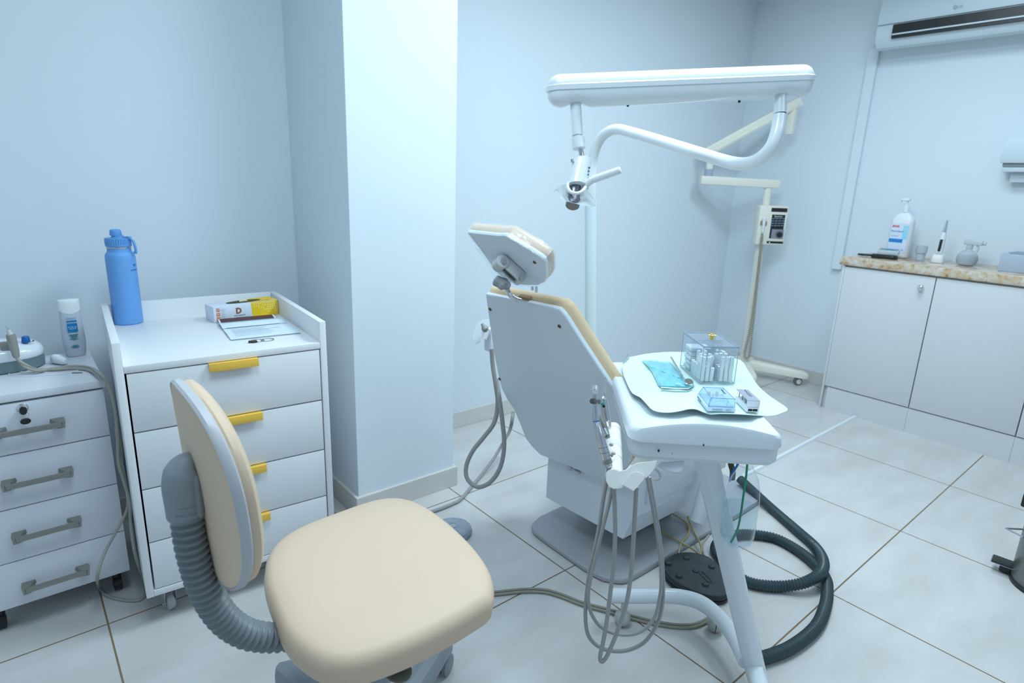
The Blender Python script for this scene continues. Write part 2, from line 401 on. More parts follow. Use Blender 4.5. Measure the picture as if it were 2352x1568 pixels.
# things on the worktop ------------------------------------------------
bx_, by_ = 3.88, 1.238
t = thing('pump_bottle', 'large white pump bottle with red and blue mouthwash label on the stone worktop', 'bottle', (bx_, by_, WT))
sd = V((0, -1, 0))  # label faces -x
def lz(x, y, z): return V((x, y, z))
bm = B(); rings = []
for s, z in ((.80, 0), (.94, .006), (1, .02), (1, .19), (.97, .21), (.75, .232), (.42, .245), (.30, .25)):
    rings.append([V((bx_+px*s, by_+py*s, WT+z)) for px, py in rrect(.066, .112, .024)])
loft(bm, rings); obj('bottle_body', bm, matwhite, t)
bm = B(); box(bm, (bx_-.0342, by_-.045, WT+.03), (bx_-.0325, by_+.045, WT+.19)); lab = obj('front_label', bm, mat('label_white', (.72, .80, .95), .5), t, smooth=False)
FR = lambda y, z: frame((bx_-.0345, y, z), (0, -1, 0), n=(-1, 0, 0))
bm = B(); patch(bm, FR(by_+.045, WT+.085), 0, 0, .068, .02); obj('blue_band', bm, mat('bright_blue_print', (.01, .25, .68), .5), lab, smooth=False)
bm = B(); patch(bm, FR(by_+.04, WT+.168), 0, 0, .034, .010); obj('red_logo_patch', bm, red_m, lab, smooth=False)
bm = B(); patch(bm, FR(by_-.016, WT+.105), 0, 0, .026, .075); obj('cyan_patch', bm, mat('pale_cyan_print', (.35, .72, .88), .5), lab, smooth=False)
text('lettering', 'Colgate', .009, FR(by_+.038, WT+.1705) @ M.Translation((0, 0, .0006)), paper_m, lab)
text('lettering', 'PerioGard', .0145, FR(by_+.042, WT+.142) @ M.Translation((0, 0, .0008)), label_blue, lab)
text('lettering', '1L', .016, FR(by_-.022, WT+.04), label_blue, lab)
text('lettering', 'Clorexidina', .008, FR(by_+.040, WT+.118), label_blue, lab)
bm = B(); cyl(bm, (bx_, by_, WT+.25), (bx_, by_, WT+.285), .016, .015, bev=.002); cyl(bm, (bx_, by_, WT+.285), (bx_, by_, WT+.315), .006)
box(bm, (bx_-.016, by_-.012, WT+.312), (bx_+.016, by_+.03, WT+.325), .004); cyl(bm, (bx_, by_+.028, WT+.318), (bx_, by_+.036, WT+.298), .004)
obj('pump', bm, matwhite, t)
# card reader block on a black pouch
c = uX(2030, 588, 3.76); c.z = WT
t = thing('strapped_pouch', 'flat black pouch with a loop strap lying on the worktop before the pump bottle', 'pouch', (c.x-.02, c.y-.01, WT))
bm = B(); slab(bm, [V((c.x-.02+a, c.y-.01+b, WT)) for a, b in rrect(.06, .13, .02)], (0, 0, .02), [(.95, 0), (1, .25), (1, .7), (.9, 1)]); obj('pouch_body', bm, black_m, t)
bm = B(); tube(bm, smoothring([V((c.x-.02, c.y+.05, WT+.01)), V((c.x-.04, c.y+.09, WT+.008)), V((c.x-.02, c.y+.125, WT+.008)), V((c.x+.005, c.y+.09, WT+.008))], 6) + [V((c.x-.02, c.y+.05, WT+.01))], .005, 8, smooth=False); obj('strap_loop', bm, black_m, t)
c2 = V((c.x-.005, c.y-.022, WT+.021))
t = thing('curing_meter', 'small grey-white device with blue screen lying on the black pouch', 'device', c2)
mt = M.Translation(c2) @ M.Rotation(radians(12), 4, 'Z') @ M.Rotation(radians(-6), 4, 'Y')
bm = B(); box(bm, (-.032, -.05, .002), (.032, .05, .028), .006, mt); obj('casing', bm, mat('pale_grey_plastic', (.55, .62, .66), .4), t)
bm = B(); box(bm, (-.026, -.044, .028), (.026, .044, .0295), .0, mt); fr = obj('face_plate', bm, mat('steel_blue_face', (.16, .24, .30), .2), t, smooth=False)
bm = B(); box(bm, (-.012, -.022, .0296), (.014, .022, .0305), .0, mt); obj('screen', bm, mat('teal_screen', (.03, .30, .45), .2), fr, smooth=False)
# cup
c = uZ(2117, 585, WT)
c = V((3.85, 1.115, WT))
bm = B()
lathe(bm, [(.019, 0), (.022, .002), (.0235, .036), (.0225, .038), (.0275, .040), (.0275, .078), (.0255, .080), (.0225, .078), (.0225, .046), (.016, .044)], M.Translation(c), 24)
tag(obj('small_cup', bm, mat('translucent_cup', (.72, .80, .88), .3, trans=.5), None, origin=c), 'small translucent plastic cup standing between pump bottle and curing light', 'cup')
# curing light on cradle
A = uX(2156, 586, 3.83); tip = uX(2176, 506, 3.83)
t = thing('curing_light', 'slim white and black pen-shaped dental curing light upright in a white cradle', 'dental tool', (3.83, A.y, WT))
bm = B(); cyl(bm, A+V((0, 0, .012)), A.lerp(tip, .45), .0155, .014, bev=.003); cyl(bm, A.lerp(tip, .45), A.lerp(tip, .66), .014, .010); obj('grip', bm, matwhite, t)
bm = B(); cyl(bm, A.lerp(tip, .66), A.lerp(tip, 1.0), .010, .0055, bev=.002); obj('metal_neck', bm, chrome_m, t)
dv = (tip-A).normalized()
bm = B(); box(bm, (-.007, -.006, A.lerp(tip, .12).z-A.z), (.004, .006, A.lerp(tip, .44).z-A.z+.004), .002, axis(A-V((.0135, 0, 0)), tip-V((.0135, 0, 0)), (1, 0, 0))); obj('keypad', bm, black_m, t)
bm = B(); slab(bm, [V((3.83+a, A.y+b, WT)) for a, b in rrect(.05, .06, .02)], (0, 0, .042), [(.95, 0), (1, .1), (.95, .7), (.8, 1)]); obj('cradle', bm, mat('bright_white_plastic', (.9, .9, .9), .3), t)
# spray bottle
c = V((3.86, .905, WT))
t = thing('spray_bottle', 'round clear spray bottle with a translucent trigger head on the worktop', 'bottle', c)
bm = B(); lathe(bm, [(.032, 0), (.042, .006), (.048, .028), (.044, .052), (.030, .068), (.015, .078), (.012, .085)], M.Translation(c), 24); obj('bottle_body', bm, mat('hazy_clear_plastic', (.82, .88, .94), .15, trans=.7, ior=1.1), t)
bm = B(); lathe(bm, [(.0405, .002), (.046, .028), (.0425, .047), (.041, .048)], M.Translation(c+V((0, 0, .001))), 24); obj('liquid', bm, mat('cloudy_liquid', (.62, .66, .70), .2, trans=.4), t)
hz = mat('hazy_trigger', (.74, .80, .86), .3, trans=.4)
bm = B(); cyl(bm, c+V((0, 0, .085)), c+V((0, 0, .105)), .015, bev=.002); box(bm, (c.x-.012, c.y-.055, c.z+.105), (c.x+.012, c.y+.028, c.z+.13), .006); cyl(bm, c+V((0, -.05, .118)), c+V((0, -.066, .116)), .009); obj('spray_head', bm, hz, t)
bm = B(); tube(bm, [c+V((0, -.03, .106)), c+V((0, -.038, .09)), c+V((0, -.034, .07))], .0045, 8); obj('trigger', bm, hz, t)
# box
a = uZ(2300, 624, WT)
t = thing('storage_box', 'plain pale grey box with open top at the right end of the worktop', 'box', (3.84, .66, WT))
bm = B(); box(bm, (3.74, .56, WT), (3.93, .745, WT+.085), .002); obj('carton', bm, mat('pale_grey_card', (.46, .52, .62), .5), t)
bm = B(); box(bm, (3.77, .575, WT+.0855), (3.915, .72, WT+.09), .001); obj('tissue_slot', bm, mat('mid_grey_card', (.30, .36, .42), .6), t)
# wall dispenser
t = thing('wall_dispenser', 'white dispenser fixed to the right wall above the storage box', 'dispenser', (4.0, .80, 1.36))
yl = .885
bm = B(); ring = [V((XR-.001, yl-.012, 1.535)), V((XR-.10, yl-.02, 1.528)), V((XR-.125, yl-.008, 1.43)), V((XR-.118, yl-.012, 1.41)), V((XR-.001, yl-.006, 1.41))]
loft(bm, [ring, [p-V((0, .2, 0)) for p in ring]]); obj('cover', bm, acm, t)
bm = B(); box(bm, (XR-.105, yl-.21, 1.392), (XR-.002, yl-.022, 1.41), .003); obj('tray_edge', bm, mat('mid_grey_plastic', (.30, .33, .35), .5), t)
bm = B(); box(bm, (XR-.1, yl-.21, 1.367), (XR-.002, yl-.024, 1.392), .004); box(bm, (XR-.06, yl-.2, 1.318), (XR-.002, yl-.055, 1.367), .004); obj('lower_housing', bm, acm, t)

# ------------------------------------------------------------------ air conditioner
t = thing('air_conditioner', 'white wall-mounted split air conditioner at the top right corner of the room', 'air conditioner', (3.93, 1.1, 2.02))
ya, yb = 1.535, 0.70
prof = [(XR-.001, 2.035), (3.90, 2.005), (3.86, 2.012), (3.832, 2.045), (3.825, 2.10), (3.832, 2.12), (3.828, 2.16), (3.835, 2.24), (3.86, 2.30), (XR-.001, 2.31)]
bm = B(); loft(bm, [[V((x, y, z)) for x, z in prof] for y in (ya, yb)]); bd = obj('housing', bm, acm, t)
fz = lambda x, z: V((x, 0, z))
bm = B(); box(bm, (3.812, yb, 2.046), (3.86, ya-.085, 2.113)); obj('air_outlet', bm, black_m, t, smooth=False)
bm = B(); box(bm, (3.806, yb, 2.060), (3.84, ya-.088, 2.0675), .001); obj('louvre', bm, acm, t)
bm = B(); box(bm, (3.8255, yb, 2.121), (3.835, ya-.002, 2.123)); obj('panel_seam', bm, mat('seam_grey', (.25, .3, .33), .6), t, smooth=False)
p = uX(2194, 16, 3.826)
bm = B(); cyl(bm, (3.830, p.y, p.z), (3.8235, p.y, p.z), .009, seg=20); obj('round_emblem', bm, mat('emblem_grey', (.42, .46, .50), .4), t)
text('lettering', 'LG', .016, frame((3.8245, p.y-.013, p.z-.006), (0, -1, 0), n=(-1, 0, 0)), MATS['emblem_grey'], t)

# ------------------------------------------------------------------ floor cable cover
bm = B(); ring = [(-.011, 0), (.011, 0), (.007, .012), (-.007, .012)]
ca, cb_ = V((FX+.0, 1.197, 0)), V((2.05, 1.188, 0))
loft(bm, [[c + V((0, a, b)) for a, b in ring] for c in (ca, cb_)])
tag(obj('floor_cable_cover', bm, matwhite, None, origin=(2.8, 1.19, 0)), 'thin white cable cover strip on the floor from the kick board toward the dental chair', 'cable cover')

# ================================================================== LEFT: rolling cabinet with gold pulls
RC = (0.165, 1.697, 0); RZ = radians(-4.2)
t = thing('rolling_cabinet', 'white rolling cabinet with raised rim and four drawers with gold pulls', 'cabinet', RC, RZ)
W_, D_ = 0.525, 0.538
def lo(bm): return bm
def L_(name, bm, m, par, **k): return obj(name, bm, m, par, world=False, **k)
for x0, x1 in ((0, .018), (W_-.018, W_)):
    bm = B(); box(bm, (x0, 0, .10), (x1, D_, .822), .0008); L_('side_panel', bm, lam_m, t)
bm = B(); box(bm, (.0185, D_-.018, .10), (W_-.0185, D_, .822), .0008); L_('back_panel', bm, lam_m, t)
bm = B(); box(bm, (.0185, .0005, .742), (W_-.0185, D_-.0185, .760), .0008); L_('desktop', bm, lam_m, t)
bm = B(); box(bm, (.0185, .0005, .10), (W_-.0185, D_-.0185, .118), .0008); L_('bottom_panel', bm, lam_m, t)
zs = [.742, .5825, .4215, .2645, .118]
for k in range(4):
    z1, z0 = zs[k]-.003, zs[k+1]+(.001 if k < 3 else .003)
    bm = B(); box(bm, (.0225, .002, z0), (W_-.0215, .020, z1), .0006)
    box(bm, (.035, .021, z0+.01), (W_-.035, .44, z1-.03)); dr = L_('drawer', bm, lam_m, t)
    bm = B(); box(bm, (.207, -.012, z1-.020), (.331, -.0105, z1+.0015), .0004); box(bm, (.207, -.012, z1+.0003), (.331, .012, z1+.0018), .0004)
    L_('handle', bm, gold_m, dr, label='gold pull')
def caster(par, x, y, h, r=.024, world=False, mwheel=clearwheel, mfork=steel_m, a=0.3):
    mt = M.Translation((x, y, 0)) @ M.Rotation(a, 4, 'Z')
    bm = B(); box(bm, (-.02, -.02, h-.004), (.02, .02, h), .001, mt)
    for s in (-1, 1):
        ring = [V((s*.015, -.018, h-.004)), V((s*.015, .018, h-.004)), V((s*.015, .008, r-.008)), V((s*.015, -.006, r-.008))]
        q = [mt @ p for p in ring]; loft(bm, [q, [p + (mt.to_3x3() @ V((s*.0015, 0, 0))) for p in q]])
    cyl(bm, mt @ V((-.019, 0, r)), mt @ V((.019, 0, r)), .0035, seg=10)
    f = obj('caster', bm, mfork, par, world=world)
    bm = B(); lathe(bm, [(r*.75, -.010), (r, -.007), (r, .007), (r*.75, .010)], frame(mt @ V((0, 0, r)), mt.to_3x3() @ V((0, 1, 0)), n=mt.to_3x3() @ V((1, 0, 0))), 20)
    obj('wheel', bm, mwheel, f, world=world)
for x, y, a in ((.055, .07, .35), (.47, .07, -.4), (.055, .45, .9), (.47, .45, .1)): caster(t, x, y, .10, a=a)
RCM = ROOTS[t.name]
DESK = 0.760
def rc(x, y, z=DESK): return RCM @ V((x, y, z))

# blue bottle
c = uZ(296, 741, DESK); c = V((c.x, c.y, DESK))
t = thing('water_flask', 'tall blue insulated water flask standing at the left of the cabinet top', 'bottle', c)
bm = B(); R = .0405
lathe(bm, [(.037, 0), (R-.0008, .003), (R, .006), (R, .205), (.0395, .214), (.036, .222), (.0325, .226), (.032, .236)], M.Translation(c), 40); obj('bottle_body', bm, blue_m, t)
bm = B(); lathe(bm, [(.033, .2362), (.0335, .238), (.0335, .240), (.033, .2412)], M.Translation(c), 40); obj('steel_ring', bm, steel_m, t)
bm = B(); S = 144
prof = [(.0335, .2415), (.0345, .2425), (.0345, .246)]
lathe(bm, [(.0345, .2415), (.0355, .243), (.0355, .2465), (.0345, .2475)], M.Translation(c), 40)
rings = []
for z in (.2475, .2645):
    rings.append([V((c.x+(.0345+.0009*(1 if (k//2) % 2 else -1))*cos(2*pi*k/S), c.y+(.0345+.0009*(1 if (k//2) % 2 else -1))*sin(2*pi*k/S), c.z+z)) for k in range(S)])
loft(bm, rings); lathe(bm, [(.034, .2645), (.0335, .2665), (.018, .2675), (.0165, .269), (.016, .274)], M.Translation(c), 40); obj('lid', bm, blue2_m, t)
bm = B(); rings = []
for z, r in ((.274, .0155), (.276, .0158), (.288, .0145), (.2905, .0135), (.292, .0115)):
    rings.append([V((c.x-.004+(r+.0004*(1 if (k//2) % 2 else -1))*cos(2*pi*k/72), c.y+(r+.0004*(1 if (k//2) % 2 else -1))*sin(2*pi*k/72), c.z+z)) for k in range(72)])
loft(bm, rings); obj('spout_cap', bm, blue2_m, t)
h = c + V((0, 0, .267)); rx = V((RT.x, RT.y, 0)).normalized()
bm = B(); tube(bm, [h+rx*.01, h+rx*.030+V((0, 0, .001)), h+rx*.036], .0042, 8); cyl(bm, h+rx*.034-V((-rx.y, rx.x, 0))*.006, h+rx*.034+V((-rx.y, rx.x, 0))*.006, .005)
tube(bm, [h+rx*.036, h+rx*.047+V((0, 0, -.010)), h+rx*.050+V((0, 0, -.026)), h+rx*.0515+V((0, 0, -.044))], .0038, 8, smooth=False)
tube(bm, [h+rx*.0515+V((0, 0, -.044)), h+rx*.044+V((0, 0, -.0435))], .004, 8, smooth=False)
obj('carry_loop', bm, blue2_m, t)
def around(c, r, ang, z, scale=1.0):
    n = V((cos(ang), sin(ang), 0)); return frame(V((c.x, c.y, c.z+z)) + n*(r+.0003), (-sin(ang), cos(ang), 0), n=n)
ang = math.atan2(-c.y, -c.x) + radians(52)
navy = mat('dark_blue_ink', (.01, .10, .35), .5)
def wrap_text(name, s, size, c, r, ang, z, m, par):
    cu = bpy.data.curves.new('t', 'FONT'); cu.body = s; cu.size = size; cu.extrude = .0001; cu.align_x = 'CENTER'
    o = bpy.data.objects.new('t', cu); COL.objects.link(o)
    me = bpy.data.meshes.new_from_object(o.evaluated_get(bpy.context.evaluated_depsgraph_get())); bpy.data.objects.remove(o)
    b = bmesh.new(); b.from_mesh(me); bpy.data.meshes.remove(me)
    for v in b.verts:
        a = ang + v.co.x/r; rr = r + .0004 + v.co.z
        v.co = V((c.x+rr*cos(a), c.y+rr*sin(a), c.z+z+v.co.y))
    return obj(name, b, m, par, smooth=False)
wrap_text('crown_emblem', 'W', .013, c, R, ang+.08, .180, navy, t)
wrap_text('lettering', 'STANLEY', .0062, c, R, ang, .168, navy, t)

# glove carton (local to cabinet axes)
FLp, FRp = uZ(493, 742, DESK), uZ(640, 721, DESK)
e1 = (FRp-FLp).normalized(); e2 = V((-e1.y, e1.x, 0)); Lg = (FRp-FLp).length; Hg = .052; Dg = .066
t = thing('glove_carton', 'open yellow and white carton of disposable gloves against the back rim of the cabinet top', 'box', FLp)
gm = frame(FLp, e1, n=e2)   # x along front, z to the back, y = n x u -> up?
gm = M(((e1.x, e2.x, 0, FLp.x), (e1.y, e2.y, 0, FLp.y), (0, 0, 1, DESK), (0, 0, 0, 1)))
bm = B(); box(bm, (0, 0, .0002), (Lg, Dg, Hg), .0012, gm); cb = obj('carton', bm, carton_m, t)
fm = gm @ M.Rotation(radians(90), 4, 'X')      # x right, y up, z toward viewer (-depth)
wx = Lg*.58
bm = B()
loft(bm, [[fm @ V(p) for p in ((wx, .0015, z), (Lg-.0015, .0015, z), (Lg-.0015, Hg-.0015, z), (wx-.004, Hg-.0015, z))] for z in (.0001, .0006)])
box(bm, (wx-.004, -.0, Hg), (Lg-.001, Dg-.001, Hg+.0006), mt=gm); obj('yellow_panel', bm, yel_m, cb, smooth=False)
bm = B()
for r in range(5):
    for q in range(10):
        x = wx+.006+q*.0078+r*.001; y = Hg-.006-r*.0075
        if x > Lg-.004 or random.random() < .12 + r*.08 - q*.02 or (q < 2*r-2): continue
        cyl(bm, fm @ V((x, y, .0006)), fm @ V((x, y, .0010)), .0020+.0012*(q/10), seg=8)
obj('dotted_print', bm, yel2_m, cb)
bm = B(); bm2 = B()
for k, z in enumerate((.040, .026, .012)):
    box(bm, (.008, z-.0052, 0), (.019, z+.0052, .0008), mt=fm)
obj('orange_squares', bm, orange_m, cb, smooth=False)
for s, z in (('COM', .0415), ('PO', .037)): text('lettering', s, .0055, fm @ M.Translation((.0088, z-.001, .0009)), carton_m, cb)
text('lettering', 'PP', .007, fm @ M.Translation((.009, .0235, .0009)), carton_m, cb)
text('lettering', '100', .006, fm @ M.Translation((.0087, .0098, .0009)), carton_m, cb)
bm = B()
for k in range(10): box(bm, (.022, .041-k*.0038, 0), (.022+(.018, .012, .014, .010, .015, .012, .014, .011, .013, .009)[k], .0418-k*.0038, .0006), mt=fm)
box(bm, (.006, Hg-.0055, 0), (.024, Hg-.0048, .0006), mt=fm)
obj('small_print', bm, greyink_m, cb, smooth=False)
text('logo_letter', 'D', .026, fm @ M.Translation((Lg*.325, .022, .0004)), mat('logo_brown', (.30, .11, .03), .6), cb, ext=.0004, bold=.0012)
text('lettering', 'DESCARPACK', .0062, fm @ M.Translation((Lg*.29, .0125, .0003)), ink_m, cb)
bm = B(); slab(bm, [gm @ V((Lg*.52 + .058*cos(a), Dg*.50+.020*sin(a), Hg+.0005)) for a in [2*pi*k/32 for k in range(32)]], (0, 0, .0006), [(1, 0), (1, 1)]); op = obj('dispensing_slot', bm, mat('dark_olive_inside', (.07, .07, .02), .8), cb)
bm = B(); tube(bm, [gm @ V((Lg*.46, Dg*.5, Hg+.0008)), gm @ V((Lg*.52, Dg*.45, Hg+.004)), gm @ V((Lg*.57, Dg*.5, Hg+.001))], .004, 8); obj('glove_tip', bm, mat('latex_cream', (.75, .7, .5), .6), cb)
text('lettering', 'Luvas', .017, gm @ M.Translation((Lg*.70, .008, Hg+.0007)), mat('script_brown', (.35, .22, .03), .6), cb)

# papers
P4 = [uZ(495, 738, DESK), uZ(640, 720, DESK), uZ(693, 766, DESK), uZ(530, 783, DESK)]
e1 = (P4[2]-P4[3]).normalized(); e2 = V((-e1.y, e1.x, 0)); pw, ph = .200, .20
P0_ = P4[3]
pm = M(((e1.x, e2.x, 0, P0_.x), (e1.y, e2.y, 0, P0_.y), (0, 0, 1, DESK), (0, 0, 0, 1)))
t = thing('folded_papers', 'printed papers with a dark brown header strip lying before the glove carton', 'papers', P0_)
dep = min((P4[0]-P4[3]).length, .27)
def sheet(bm, x0, y0, x1, y1, f, th=.0006, nx=10, ny=10):
    for s in (0, 1):
        g = [[bm.verts.new(pm @ V((x0+(x1-x0)*i/nx, y0+(y1-y0)*j/ny, f(i/nx, j/ny)+s*th))) for i in range(nx+1)] for j in range(ny+1)]
        for j in range(ny):
            for i in range(nx): bm.faces.new((g[j][i], g[j][i+1], g[j+1][i+1], g[j+1][i]))
    return bm
bm = B(); sheet(bm, 0, 0, pw, dep, lambda a, b: .0006+.0012*sin(pi*a)*sin(pi*b))
obj('lower_sheet', bm, paper_m, t)
bm = B(); sheet(bm, .001, .002, pw-.002, dep*.60, lambda a, b: .0026+.003*sin(pi*b)*(.6+.4*a)); us = obj('middle_sheet', bm, paper_m, t)
bm = B(); sheet(bm, .0, dep*.52, pw-.012, dep*.80, lambda a, b: .0050+.004*sin(pi*b)); obj('folded_sheet', bm, paper_m, t)
bm = B(); sheet(bm, .003, dep*.80, pw-.024, dep*.985, lambda a, b: dep and .0058+.004*sin(pi*b*.8)); ts = obj('header_sheet', bm, paper_m, t)
bm = B(); sheet(bm, .008, dep*.81, pw-.03, dep*.965, lambda a, b: .0069+.004*sin(pi*(b*.85+.03)*.8), .0003); obj('brown_header', bm, brown_m, ts)
bm = B()
for k in range(7):
    y = dep*(.10+.055*k); box(bm, (.018, y, .0068+.001*sin(k)), (.018+.14*random.uniform(.6, 1), y+.0014, .0072+.001*sin(k)), mt=pm)
box(bm, (.012, dep*.515, .0062), (pw-.03, dep*.522, .0066), mt=pm); box(bm, (.010, dep*.785, .0072), (pw-.03, dep*.795, .0078), mt=pm)
obj('printed_lines', bm, greyink_m, us, smooth=False)

# chain bracelet with key charm
kc = uZ(583, 786, DESK)
t = thing('chain_keyring', 'small silver chain bracelet with a dark charm lying before the papers', 'keyring', (kc.x, kc.y, DESK))
sil = mat('tarnished_silver', (.35, .34, .30), .3, metal=.9)
bm = B()
for cx_, cy_, rr in ((.012, .008, .016), (.040, .003, .015)):
    for k in range(26):
        a = 2*pi*k/26; ball(bm, (kc.x+cx_+rr*cos(a)*1.15, kc.y+cy_+rr*1.0*sin(a), DESK+.0016), .0015, seg=6)
obj('chain', bm, sil, t)
bm = B(); box(bm, (kc.x-.008, kc.y-.010, DESK+.0002), (kc.x+.008, kc.y+.004, DESK+.006), .002); ball(bm, (kc.x-.012, kc.y-.002, DESK+.004), .004, seg=8); obj('charm', bm, mat('dark_bronze', (.08, .07, .04), .35, metal=.7), t)

# ------------------------------------------------------------------ small office drawer cabinet
CB = (-.190, 1.9, 0); CW, CD = .347, .345
t = thing('drawer_cabinet', 'white four-drawer office pedestal with grey bow handles and a keyed lock at far left', 'cabinet', CB)
TOP1 = .675
bm = B(); box(bm, (.001, .018, .078), (CW-.003, CD-.002, .653), .0008); L_('body', bm, lam2_m, t)
bm = B(); box(bm, (-.002, -.004, .6545), (CW+.001, CD, TOP1), .001); L_('top_panel', bm, lam2_m, t)
zz = [.650, .5125, .3635, .212, .078]
for k in range(4):
    bm = B(); box(bm, (.001, .0, zz[k+1]+.0015), (CW-.004, .0165, zz[k]-.0015), .0008); dr = L_('drawer', bm, lam2_m, t)
    zc = (.578, .436, .285, .132)[k]; xa, xb = .094, .252
    bm = B()
    loft(bm, [[V((x, -.026+dy*.5, zc+dz)) for dy, dz in ((-.010, -.005), (.006, -.0085), (.008, .007), (-.008, .006))] for x in (xa+.012, xb-.012)])
    for s, xe in ((1, xa), (-1, xb)):
        lo_ = [V((xe+s*.002, -.0002, zc-.001)), V((xe+s*.005, -.0002, zc+.012)), V((xe+s*.034, -.0002, zc+.012)), V((xe+s*.036, -.0002, zc+.003))]
        hi_ = [V((xe+s*.006, -.031, zc-.0085)), V((xe+s*.004, -.027, zc+.008)), V((xe+s*.022, -.021, zc+.0085)), V((xe+s*.022, -.028, zc-.0085))]
        mid = [a.lerp(b, .5) for a, b in zip(lo_, hi_)]; loft(bm, [lo_, mid, hi_])
    L_('handle', bm, nickel_m, dr, label='grey bow handle')
    if k == 0:
        lx, lzz = .168, .633
        bm = B(); lathe(bm, [(.012, 0), (.012, .002), (.009, .004)], frame((lx, 0, lzz), (1, 0, 0), n=(0, -1, 0)), 24)
        for z in (.0045,): cyl(bm, (lx, -.004, lzz), (lx, -.012, lzz), .006)
        L_('lock', bm, chrome_m, dr)
        bm = B(); slab(bm, [V((lx+.008*cos(a), -.013, lzz-.003+.011*sin(a))) for a in [2*pi*q/20 for q in range(20)]], (0, -.006, 0), [(.9, 0), (1, .2), (1, .8), (.9, 1)])
        slab(bm, [V((lx+.001+.011*cos(a), -.020, lzz-.030+.008*sin(a))) for a in [2*pi*q/20 for q in range(20)]], (0, -.004, 0), [(.9, 0), (1, .2), (1, .8), (.9, 1)])
        L_('key', bm, black_m, dr, label='black-headed keys in the lock')
        bm = B(); tube(bm, [V((lx+.010*cos(a), -.017, lzz-.016+.010*sin(a))) for a in [2*pi*q/20 for q in range(21)]], .0007, 6, smooth=False); box(bm, (lx-.001, -.020, lzz-.047), (lx+.003, -.0185, lzz-.036)); L_('key_ring', bm, chrome_m, dr)
for x, y in ((.04, .05), (CW-.035, .05), (.04, CD-.04), (CW-.035, CD-.04)):
    bm = B(); cyl(bm, (x, y, .045), (x, y, .078), .012); lathe(bm, [(.012, -.012), (.022, -.010), (.0225, .01), (.012, .012)], frame((x, y, .0225), (0, 1, 0), n=(1, .2, 0)), 18); L_('caster', bm, black_m, t)

# gel bottle
c = uY(176, 819, 2.2); c = V((c.x, 2.2, TOP1)); sc = V((uY(152, 700, 2.2).x, 0, 0))
t = thing('gel_bottle', 'translucent white flip-top bottle of neutral fluoride gel with blue label on the office pedestal', 'bottle', c)
bm = B(); prof = [(.021, 0, .7), (.0245, .002, .68), (.0265, .012, .66), (.0290, .040, .60), (.0295, .055, .58), (.0285, .080, .56), (.0272, .11, .52), (.0265, .138, .45), (.0245, .144, .42), (.018, .146, .42)]
rings = [[V((c.x+r*cos(a), c.y+r*s*sin(a), c.z+z)) for a in [2*pi*k/36 for k in range(36)]] for r, z, s in prof]
loft(bm, rings); obj('bottle_body', bm, cloudy_m, t)
bm = B()
def capz(a, z): return z - (.010*max(0, -sin(a))**2 if z < .15 else 0)
rings = [[V((c.x+r*cos(a), c.y+r*s*sin(a), c.z+capz(a, z))) for a in [2*pi*k/36 for k in range(36)]] for r, z, s in ((.0268, .142, .48), (.0270, .146, .48), (.0272, .164, .46), (.0275, .1725, .44), (.026, .174, .42))]
loft(bm, rings); obj('flip_cap', bm, matwhite, t)
fm = lambda x, z, d=0: frame((c.x+x, c.y-.0175-d, c.z+z), (1, 0, 0), n=(0, -1, 0))
bm = B(); box(bm, (-.0125, .078, 0), (.0125, .104, .003), mt=fm(0, 0, -.0015)); q = obj('label_square', bm, mat('label_cerulean', (.0, .20, .46), .5), t, smooth=False)
text('lettering', 'FLUOR GEL', .0042, fm(0, .092, .0018), paper_m, q, align='CENTER'); text('lettering', 'NEUTRO', .0042, fm(0, .087, .0018), paper_m, q, align='CENTER')
bm = B(); box(bm, (-.0125, .1085, 0), (-.0085, .1125, .002), mt=fm(0, 0, -.003)); box(bm, (-.0075, .1085, 0), (.0125, .1125, .002), mt=fm(0, 0, -.003)); obj('label_bar', bm, MATS['label_cerulean'], t, smooth=False)
text('lettering', 'macure', .0085, fm(0, .118, -.003) @ M.Translation((0, 0, .002)), teal_ink, t, align='CENTER')
bm = B()
for k in range(8): hw = (.0125, .010, .008, .009, .006, .0115, .004, .0)[k]; hw and box(bm, (-hw, .070-k*.0028, 0), (hw, .0708-k*.0028, .0025), mt=fm(0, 0, -.001))
for k, hw in enumerate((.006, .010, .0065)): box(bm, (-hw, .036-k*.0035, 0), (hw, .0374-k*.0035, .0025), mt=fm(0, 0, .0))
obj('small_print', bm, teal_ink, t, smooth=False)

# ultrasonic scaler unit
t = thing('ultrasonic_scaler', 'white and grey tabletop ultrasonic scaler with a blue knob at the left picture edge', 'dental device', (-.08, 2.16, TOP1))
cx0, cy0 = -.082, 2.165
def sup(a, b, n=2.6, N=40, x=cx0, y=cy0, wav=0):
    out = []
    for k in range(N):
        th = 2*pi*k/N; c_, s_ = cos(th), sin(th)
        out.append((x+a*math.copysign(abs(c_)**(2/n), c_), y+b*math.copysign(abs(s_)**(2/n), s_)))
    return out
ringB = lambda s, z: [V((cx0+(p[0]-cx0)*s, cy0+(p[1]-cy0)*s, TOP1+z)) for p in sup(.128, .080)]
bm = B(); loft(bm, [ringB(.95, .001), ringB(.99, .004), ringB(1, .018), ringB(.98, .034)]); obj('base', bm, teal_body, t)
bm = B(); loft(bm, [ringB(.985, .0342), ringB(1.0, .037), ringB(1.0, .046), ringB(.97, .056), ringB(.88, .066), ringB(.62, .075), ringB(.3, .079), ringB(.02, .080)]); obj('cover', bm, enamel_m, t)
kp = uZ(60, 786, TOP1+.073)
bm = B(); lathe(bm, [(.009, 0), (.0105, .002), (.0085, .016), (.007, .018)], M.Translation((kp.x, kp.y, TOP1+.073)), 20); obj('knob', bm, mat('knob_blue', (.01, .12, .42), .35), t, label='blue knob')
bm = B()
